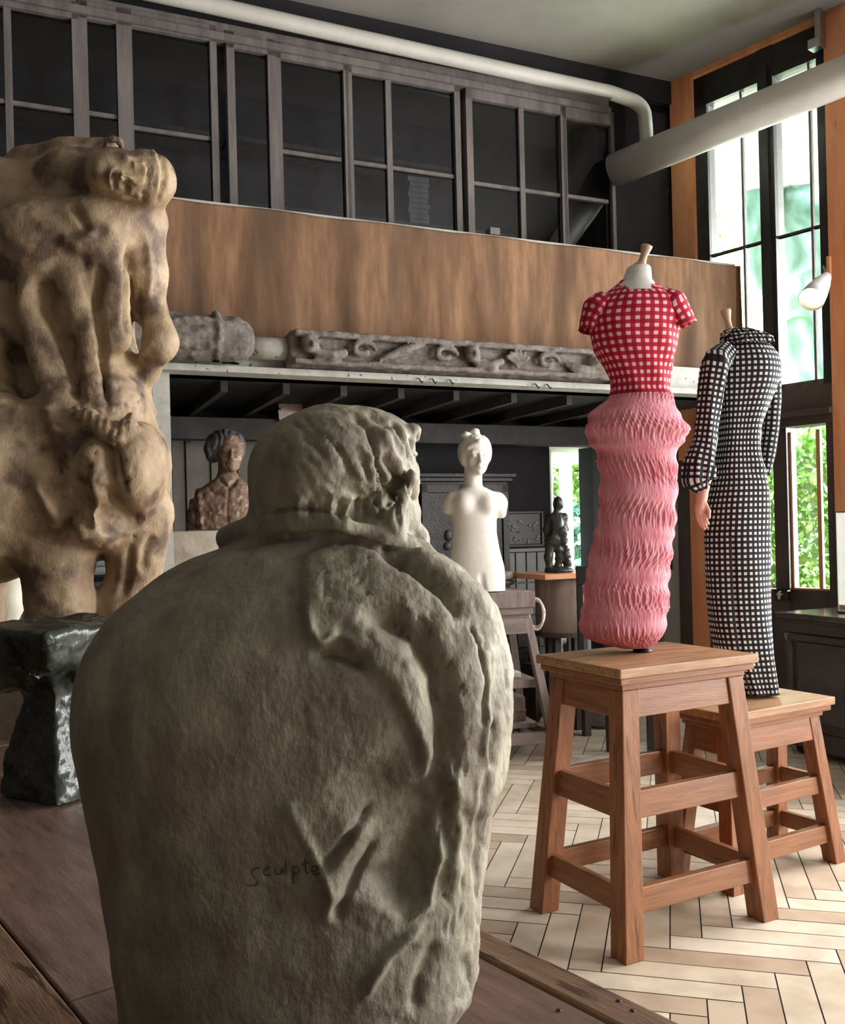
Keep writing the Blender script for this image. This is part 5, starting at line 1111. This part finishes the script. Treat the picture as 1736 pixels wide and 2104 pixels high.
    # objects between the torso stand and the tall stool
    def blob(name, label, cat, px, py, Y, r, m, z0=None, nz=.0, sq=None):
        c = at(px, py, Y); c.z = c.z if z0 is None else z0+r[2]; S = Sculpt(c-Vector(r)*1.3, c+Vector(r)*1.3, min(r)/9)
        S.ell(c, r, None, 0)
        if sq: sq(S, c, r)
        V, Q = S.mesh(); V = smooth_mesh(V, Q, 1); N_ = normals(V, Q); V = V+N_*(fbm(V, 14/max(r)*.2, 3, 4)*max(r)*.05)[:, None]; V[:, 2] = np.maximum(V[:, 2], .001)
        tag(from_np(name, V, Q, M[m] if isinstance(m, str) else m), label, cat)
    blob('plaster_fragment', 'rounded pale plaster fragment on the floor beside the torso stand', 'sculpture', 1125, 1432, 6.1, (.055, .06, .09), 'whiteplaster', 0, sq=lambda S, c, r: S.ell(c+Vector((-.02, 0, .03)), (.04, .05, .05), None, .02))
    v = thing('stone_vat', 'wide grey stone vat on the floor behind the tall stool', 'vat', (at(1238, 1480, 6.6).x, 6.6, 0))
    build('vat_body', MB().lathe([(.13, 0), (.17, .03), (.20, .12), (.21, .22), (.205, .27), (.19, .27), (.185, .10), (.05, .06)], (0, 0, 0), 40), mat('grey_stone', (.16, .155, .14), (.26, .25, .23), 12, .8, .3, 40), v, True); build('vat_rim', MB().lathe([(.19, .272), (.215, .272), (.217, .29), (.19, .29)], (0, 0, 0), 40), M['greystand'], v, True)
    # turntable + stacked boards right behind the torso
    Y = 6.38; c = at(1058, 1200, Y); t = thing('turntable', 'round wooden sculptor turntable right behind the white torso', 'turntable', (c.x-.12, Y+.04, 0))
    zt_ = at(1058, 1172, Y).z
    build('disc', MB().lathe([(.05, zt_), (.10, zt_-.01), (.13, zt_-.04), (.13, zt_-.06), (.09, zt_-.065)], (0, 0, 0), 28), M['greystand'], t, True); build('disc', MB().lathe([(.11, zt_-.067), (.125, zt_-.07), (.125, zt_-.095), (.10, zt_-.10)], (0, 0, 0), 28), M['greystand'], t, True)
    build('stem', MB().lathe([(.035, .15), (.035, zt_-.101)], (0, 0, 0), 14), M['greystand'], t, True); build('board', MB().box(-.12, .14, -.12, .12, zt_-.165, zt_-.14), M['greystand'], t)
    for a in range(3): build('leg', MB().bar((.14*math.cos(a*2.09+.4), .14*math.sin(a*2.09+.4), 0), (.03*math.cos(a*2.09+.4), .03*math.sin(a*2.09+.4), .60), .035, .035, (1, 0, .01)), M['darkcab'], t)
    # under the drum table
    Y = 6.78; z = at(1145, 1345, Y).z-.06
    bx = build('low_shelf', MB().box(-.30, .06, -.02, .16, 0, z-.002), M['darkcab'], bev=.004); bx.location = (at(1170, 1345, Y).x, Y+.05, 0); bx.rotation_euler = (0, 0, GA); tag(bx, 'low dark shelf unit standing behind the drum table legs', 'shelf')
    c = at(1140, 1312, Y); S = Sculpt((c.x-.14, Y-.14, z-.01), (c.x+.14, Y+.16, c.z+.24), .006); head_on(S, c+Vector((0, .03, .01)), rotm(0, 12, -15), .24, .02, neck=False); S.cap(c+Vector((0, .05, -.05)), (c.x, Y+.05, z+.02), .06, .07, .03)
    V, Q = S.mesh(); V = smooth_mesh(V, Q, 1); V[:, 2] = np.maximum(V[:, 2], z+.001); tag(from_np('plaster_mask', V, Q, M['palepaint']), 'pale plaster head half hidden behind the drum table legs', 'sculpture')
    for i, (px, hh, m) in enumerate(((1166, .30, 'greystand'), (1176, .34, 'palepaint'), (1186, .32, 'paper'), (1193, .28, 'palepaint'))):
        o = build('leaning_board', MB().box(-.016, .016, -.03, .03, 0, hh), M[m], bev=.002); p = at(px, 1345, Y); o.location = (p.x+.03+i*.012, Y+.05, z+.0)
        tag(o, ['thin grey-brown board, leftmost of the boards under the drum table', 'tall pale board, second from left under the drum table', 'cream board, third from left under the drum table', 'short pale board, rightmost of those under the drum table'][i], 'board', 'boards under the drum table')
    # dark chair back by the pink skirt
    Y = 5.6; r = thing('dark_chair', 'black chair almost hidden behind the left side of the pink skirt', 'chair', (at(1288, 1300, Y).x, Y, 0), .0); zc = at(1195, 1165, Y).z
    for x in (-.085, .085):
        build('leg', MB().bar((x, -.17, 0), (x, -.17, .46), .035, .035, (1, 0, 0)), M['black'], r); build('leg', MB().bar((x, .20, 0), (x, .17, zc), .035, .035, (1, 0, 0)), M['black'], r)
    build('seat', MB().box(-.27, .27, -.20, .20, .46, .50), M['black'], r, bev=.01); build('backrest', MB().box(-.27, .27, .16, .19, zc-.12, zc).box(-.25, .25, .16, .185, zc-.34, zc-.28).box(-.27, -.23, .16, .19, .50, zc-.12).box(.23, .27, .16, .19, .50, zc-.12), M['black'], r, bev=.005)
    # left background: blue-grey chest, pale cloth, plaster piece, wheel
    Y = 5.1; a, b = at(55, 1192, Y), at(330, 1192, Y); r = thing('blue_grey_chest', 'blue-grey panelled chest behind the legs of the tall ochre figure', 'chest', (a.x, Y, 0), GA*.6)
    cm = mat('blue_grey_paint', (.085, .095, .115), (.12, .13, .15), 4, .6, .1, 30); w = .60
    build('body', MB().box(0, w, 0, .40, .05, a.z-.02), cm, r, bev=.004); build('lid', MB().box(-.02, w+.02, -.02, .42, a.z-.019, a.z+.008), M['black'], r, bev=.004)
    for k in range(3): build('door', MB().box(.03+k*w/3, (k+1)*w/3-.02, -.012, 0, .12, a.z-.08), cm, r, bev=.006)
    build('plinth', MB().box(.02, w-.02, .02, .38, 0, .049), M['black'], r)
    o = build('folded_cloth', MB().box(-.20, .20, -.10, .10, 0, .05).box(-.19, .195, -.095, .10, .0501, .10).box(-.18, .19, -.09, .095, .1001, .145), mat('pale_blue_cloth', (.30, .32, .33), (.42, .43, .43), 6, .9, .3, 30), bev=.02); p = at(205, 1186, Y+.2); o.location = (p.x+.02, Y+.26, a.z+.009); o.rotation_euler = (0, 0, GA*.6); tag(o, 'folded pale grey cloth on the blue-grey chest seen between the ochre legs', 'cloth')
    Y = 4.6; c = at(30, 1262, Y); r = thing('iron_wheel', 'dark iron wheel glimpsed left of the ochre figure leg', 'wheel', (c.x, Y, 0), .2); R_ = .15
    for k, rr in ((0, R_), (1, R_*.78)): build('rim', MB().tube([(rr*math.cos(t*math.pi/16), 0, c.z+rr*math.sin(t*math.pi/16)) for t in range(33)], .012, 8, False), M['darkcab'], r, True)
    build('hub', MB().lathe([(.05, -.03), (.05, .03)], (0, 0, c.z), 18, None), M['black'], r); build('support', MB().bar((-.10, .02, 0), (0, .02, c.z), .04, .04, (0, 1, 0)).bar((.12, .02, 0), (0, .02, c.z), .04, .04, (0, 1, 0)), M['black'], r)
    Y = 4.0; A = lambda x, y, d=0: at(x, y, Y+d); S = Sculpt((-2.3, 3.7, .0), (-1.60, 4.3, 1.30), .012)
    S.path([A(-20, 1120), A(10, 1175), A(14, 1240), A(-2, 1320), A(-5, 1400)], [.14, .085, .065, .045, .06], .04); S.cap(A(-5, 1400), (A(-5, 1400).x, Y, .03), .06, .14, .05)
    V, Q = S.mesh(); V = smooth_mesh(V, Q, 1); V[:, 2] = np.maximum(V[:, 2], .001); tag(from_np('plaster_cast', V, Q, mat('cream_plaster', (.66, .64, .50), (.76, .74, .62), 4, .7)), 'cream plaster leg cast at the far left edge behind the bronze piece', 'sculpture')
    # inside the loft behind the glazing
    def lw(px0, px1, py, name, lab, th=.03, m='greywood', dep=.30, off=.9):
        s0_, z = gp(px0, py, GZ+off); s1_, z1_ = gp(px1, py, GZ+off); o = build(name, MB().box(0, s1_-s0_, 0, dep, 0, th), M[m]); o.location = Vector((0, GZ+off, 0))+GD*s0_+Vector((0, 0, z)); o.rotation_euler = (0, 0, GA); tag(o, lab, 'shelf', None); return o
    lw(-200, 440, 185, 'loft_shelf', 'long plank shelf behind the leftmost gallery windows'); lw(470, 930, 285, 'loft_shelf', 'long plank shelf behind the middle gallery windows'); lw(470, 1060, 425, 'loft_shelf', 'low plank shelf behind the middle gallery windows', .05)
    s0_, z = gp(838, 420, GZ+.86); s1_, z1_ = gp(882, 328, GZ+.86)
    mb = MB(); n = 9
    for k in range(n): mb.box(rs.uniform(0, .02), (s1_-s0_)-rs.uniform(0, .02), 0, .2, (z1_-z)*k/n, (z1_-z)*(k+.9)/n)
    o = build('paper_stack', mb, mat('dim_papers', (.32, .31, .30), (.42, .41, .4), 5, .8)); o.location = Vector((0, GZ+.93, 0))+GD*s0_+Vector((0, 0, gp(470, 425, GZ+.9)[1]+.052)); o.rotation_euler = (0, 0, GA); tag(o, 'tall stack of pale papers on the low shelf behind the gallery window', 'papers'); 
back_things()
# ------------------------------------------------------------------ garden outside
G = {}
def leafmat(name, c1, c2, c3):
    m = mat(name, c1, c2, 6, .55, c3=c3, lo=.3, hi=.7); b = m.node_tree.nodes['Principled BSDF']; b.inputs['Subsurface Weight'].default_value = 0; b.inputs['Transmission Weight'].default_value = 0; return m
G['leaf'] = leafmat('garden_leaves', (.10, .26, .05), (.42, .62, .20), (.22, .45, .12)); G['ivy'] = leafmat('blue_green_leaves', (.03, .11, .06), (.16, .32, .22), (.08, .2, .13)); G['wall'] = leafmat('ivy_leaves', (.06, .16, .02), (.2, .34, .08), (.12, .24, .05))
def bush(name, label, c, r, n, size, m, seed, trunk=None, shape=1.0):
    rs = np.random.RandomState(seed); d = rs.normal(size=(n, 3)); d /= np.linalg.norm(d, axis=1)[:, None]; rad = rs.uniform(.35, 1, n)**.5*(1+.25*vnoise(d, 2.5, seed)); P = d*rad[:, None]*np.array(r)+np.array(c); P[:, 2] = np.maximum(P[:, 2], -.05)
    ax = rs.normal(size=(n, 3)); ax /= np.linalg.norm(ax, axis=1)[:, None]; bx = np.cross(ax, rs.normal(size=(n, 3))); bx /= np.linalg.norm(bx, axis=1)[:, None]; s = size*rs.uniform(.6, 1.3, n)[:, None]
    V = np.stack([P-ax*s, P+bx*s*.55, P+ax*s, P-bx*s*.55], 1).reshape(-1, 3); Q = np.arange(4*n).reshape(-1, 4)
    t = thing(name, label, 'plant', (c[0], c[1], -.1)); from_np('foliage', V, Q, m, t, True, False)
    if trunk: build('trunk', MB().tube([(c[0], c[1], -.1), (c[0]+.05, c[1], c[2]*.5), (c[0], c[1], c[2])], [trunk, trunk*.8, trunk*.5], 10), M['brownpost'], t, True, True)
    return t
def outside(px, py, Y): return at(px, py, Y)
def garden():
    g = struct('ground', MB().box(-6, 24, 4, 30, -.25, -.12), mat('garden_ground', (.30, .42, .18), (.62, .66, .45), 2, .9)); 
    p = outside(1660, 1060, 8.3); bush('garden_shrub', 'light green leafy shrub seen through the lower window panes', (p.x, p.y, .95), (1.0, .45, 1.35), 13000, .048, G['leaf'], 1)
    p = outside(1700, 1120, 7.6); bush('garden_shrub', 'low yellow-green shrub at the right side of the lower window', (p.x+.1, p.y, .35), (.6, .5, .65), 4200, .042, G['leaf'], 2)
    p = outside(1590, 1080, 11); bush('garden_shrub', 'green shrub seen in the narrow pane beside the black gingham dress', (p.x-.2, p.y, .8), (.8, .8, 1.3), 5200, .055, G['ivy'], 3)
    p = outside(1560, 440, 13); bush('garden_tree', 'pale green treetop seen behind the bronze statue through the upper window', (p.x-.2, p.y+1, 4.7), (.8, .8, .6), 700, .10, G['leaf'], 4, .09)
    p = outside(1500, 300, 15); bush('garden_tree', 'small light green treetop high in the left upper pane', (p.x+.2, p.y+1, 6.2), (.6, .6, .7), 380, .12, G['leaf'], 5, .09)
    p = outside(1545, 640, 12); bush('garden_shrub', 'bright green shrub under the brick wall corner in the upper window', (p.x, p.y-.2, 3.35), (.5, .5, .55), 1300, .07, G['leaf'], 6, .06)
    # brick wall
    bm = bpy.data.materials.new('orange_brick'); bm.use_nodes = True; N = bm.node_tree.nodes; L = bm.node_tree.links; b = N['Principled BSDF']; t = N.new('ShaderNodeTexBrick'); t.inputs['Color1'].default_value = (.20, .075, .035, 1); t.inputs['Color2'].default_value = (.27, .12, .06, 1); t.inputs['Mortar'].default_value = (.28, .25, .21, 1); t.inputs['Scale'].default_value = 1; t.inputs['Brick Width'].default_value = .23; t.inputs['Row Height'].default_value = .08; t.inputs['Mortar Size'].default_value = .009
    tc = N.new('ShaderNodeTexCoord'); sp = N.new('ShaderNodeSeparateXYZ'); cb = N.new('ShaderNodeCombineXYZ'); L.new(tc.outputs['Object'], sp.inputs[0]); L.new(sp.outputs[0], cb.inputs[0]); L.new(sp.outputs[2], cb.inputs[1]); L.new(cb.outputs[0], t.inputs[0]); L.new(t.outputs[0], b.inputs['Base Color']); b.inputs['Roughness'].default_value = .9
    for k, (px0, px1, Y, zt) in enumerate(((1150, 1290, 12.0, 3.9), (1500, 1568, 13.5, at(1540, 585, 13.5).z))):
        a, c = at(px0, 1000, Y), at(px1, 1000, Y); w = build('brick_wall', MB().box(0, c.x-a.x, 0, .3, -.12, zt), bm); w.location = (a.x, Y, 0); tag(w, ['orange brick garden wall seen through the niche window at the back', 'orange brick wall corner seen beside the bronze statue in the upper window'][k], 'wall')
    p = at(1205, 1130, 11); bush('garden_shrub', 'blue-green shrub low in the niche window at the back', (p.x, 11, .75), (.7, .5, .95), 2600, .07, G['ivy'], 8)
    p = at(1205, 950, 11.4); bush('ivy_bush', 'bright green ivy on the brick wall in the niche window', (p.x, 11.4, 2.0), (.8, .3, 1.0), 3600, .06, G['wall'], 9)
    # colossal bronze statue in the garden
    Y = 9.5; px = Y/F; A = lambda x, y, d=0: at(x, y, Y+d)
    S = Sculpt((2.9, 8.6, 2.0), (5.2, 10.7, 5.95), .03)
    c = A(1648, 372); head_on(S, c, rotm(0, 0, -40), .78, .02, ears=False, neck=False)
    S.ell(c+Vector((.05, .15, .16)), (.40, .42, .36), None, .08); S.ell(A(1600, 330, .1), (.38, .30, .34), None, .08)
    S.path([A(1590, 320, .1), A(1552, 390, 0), A(1545, 470, 0), A(1560, 560, .1), A(1585, 660, .2)], [.28, .17, .15, .16, .2], .1)
    S.path([A(1640, 440, .1), A(1640, 520, .2)], [.28, .4], .1); S.path([A(1610, 500, 0), A(1680, 500, -.1), A(1740, 560, -.1)], [.30, .32, .25], .12)
    S.path([A(1650, 520, .1), A(1665, 640, .1), A(1680, 780, .15)], [.45, .50, .42], .15)
    S.path([A(1680, 560, -.35), A(1640, 620, -.45), A(1600, 640, -.3)], [.16, .14, .12], .06); S.cap(A(1690, 800, .1), (A(1690, 900).x, Y+.2, 2.35), .45, .45, .1)
    V, Q = S.mesh(); V = smooth_mesh(V, Q, 1); N_ = normals(V, Q)
    fold = np.sin(V[:, 0]*22+V[:, 2]*5+fbm(V, 1.3, 2, 3)*3)*.02*np.clip((A(1640, 430).z-V[:, 2])/.2, .25, 1); V = V+N_*(fold+fbm(V, 3, 2, 5)*.02)[:, None]
    gm = mat('green_patina', (.06, .15, .12), (.28, .44, .37), 3, .45, c3=(.15, .28, .23), lo=.3, hi=.7, stretch=(1, 1, .3), bump=.3, bscale=12)
    r = thing('garden_statue', 'colossal green bronze draped figure outside the tall window', 'statue', (A(1700, 900).x, Y+.2, -.12)); from_np('figure', V, Q, gm, r)
    build('pedestal', MB().box(-.6, .6, -.5, .5, 0, 2.15), M['palepaint'], r)
garden()
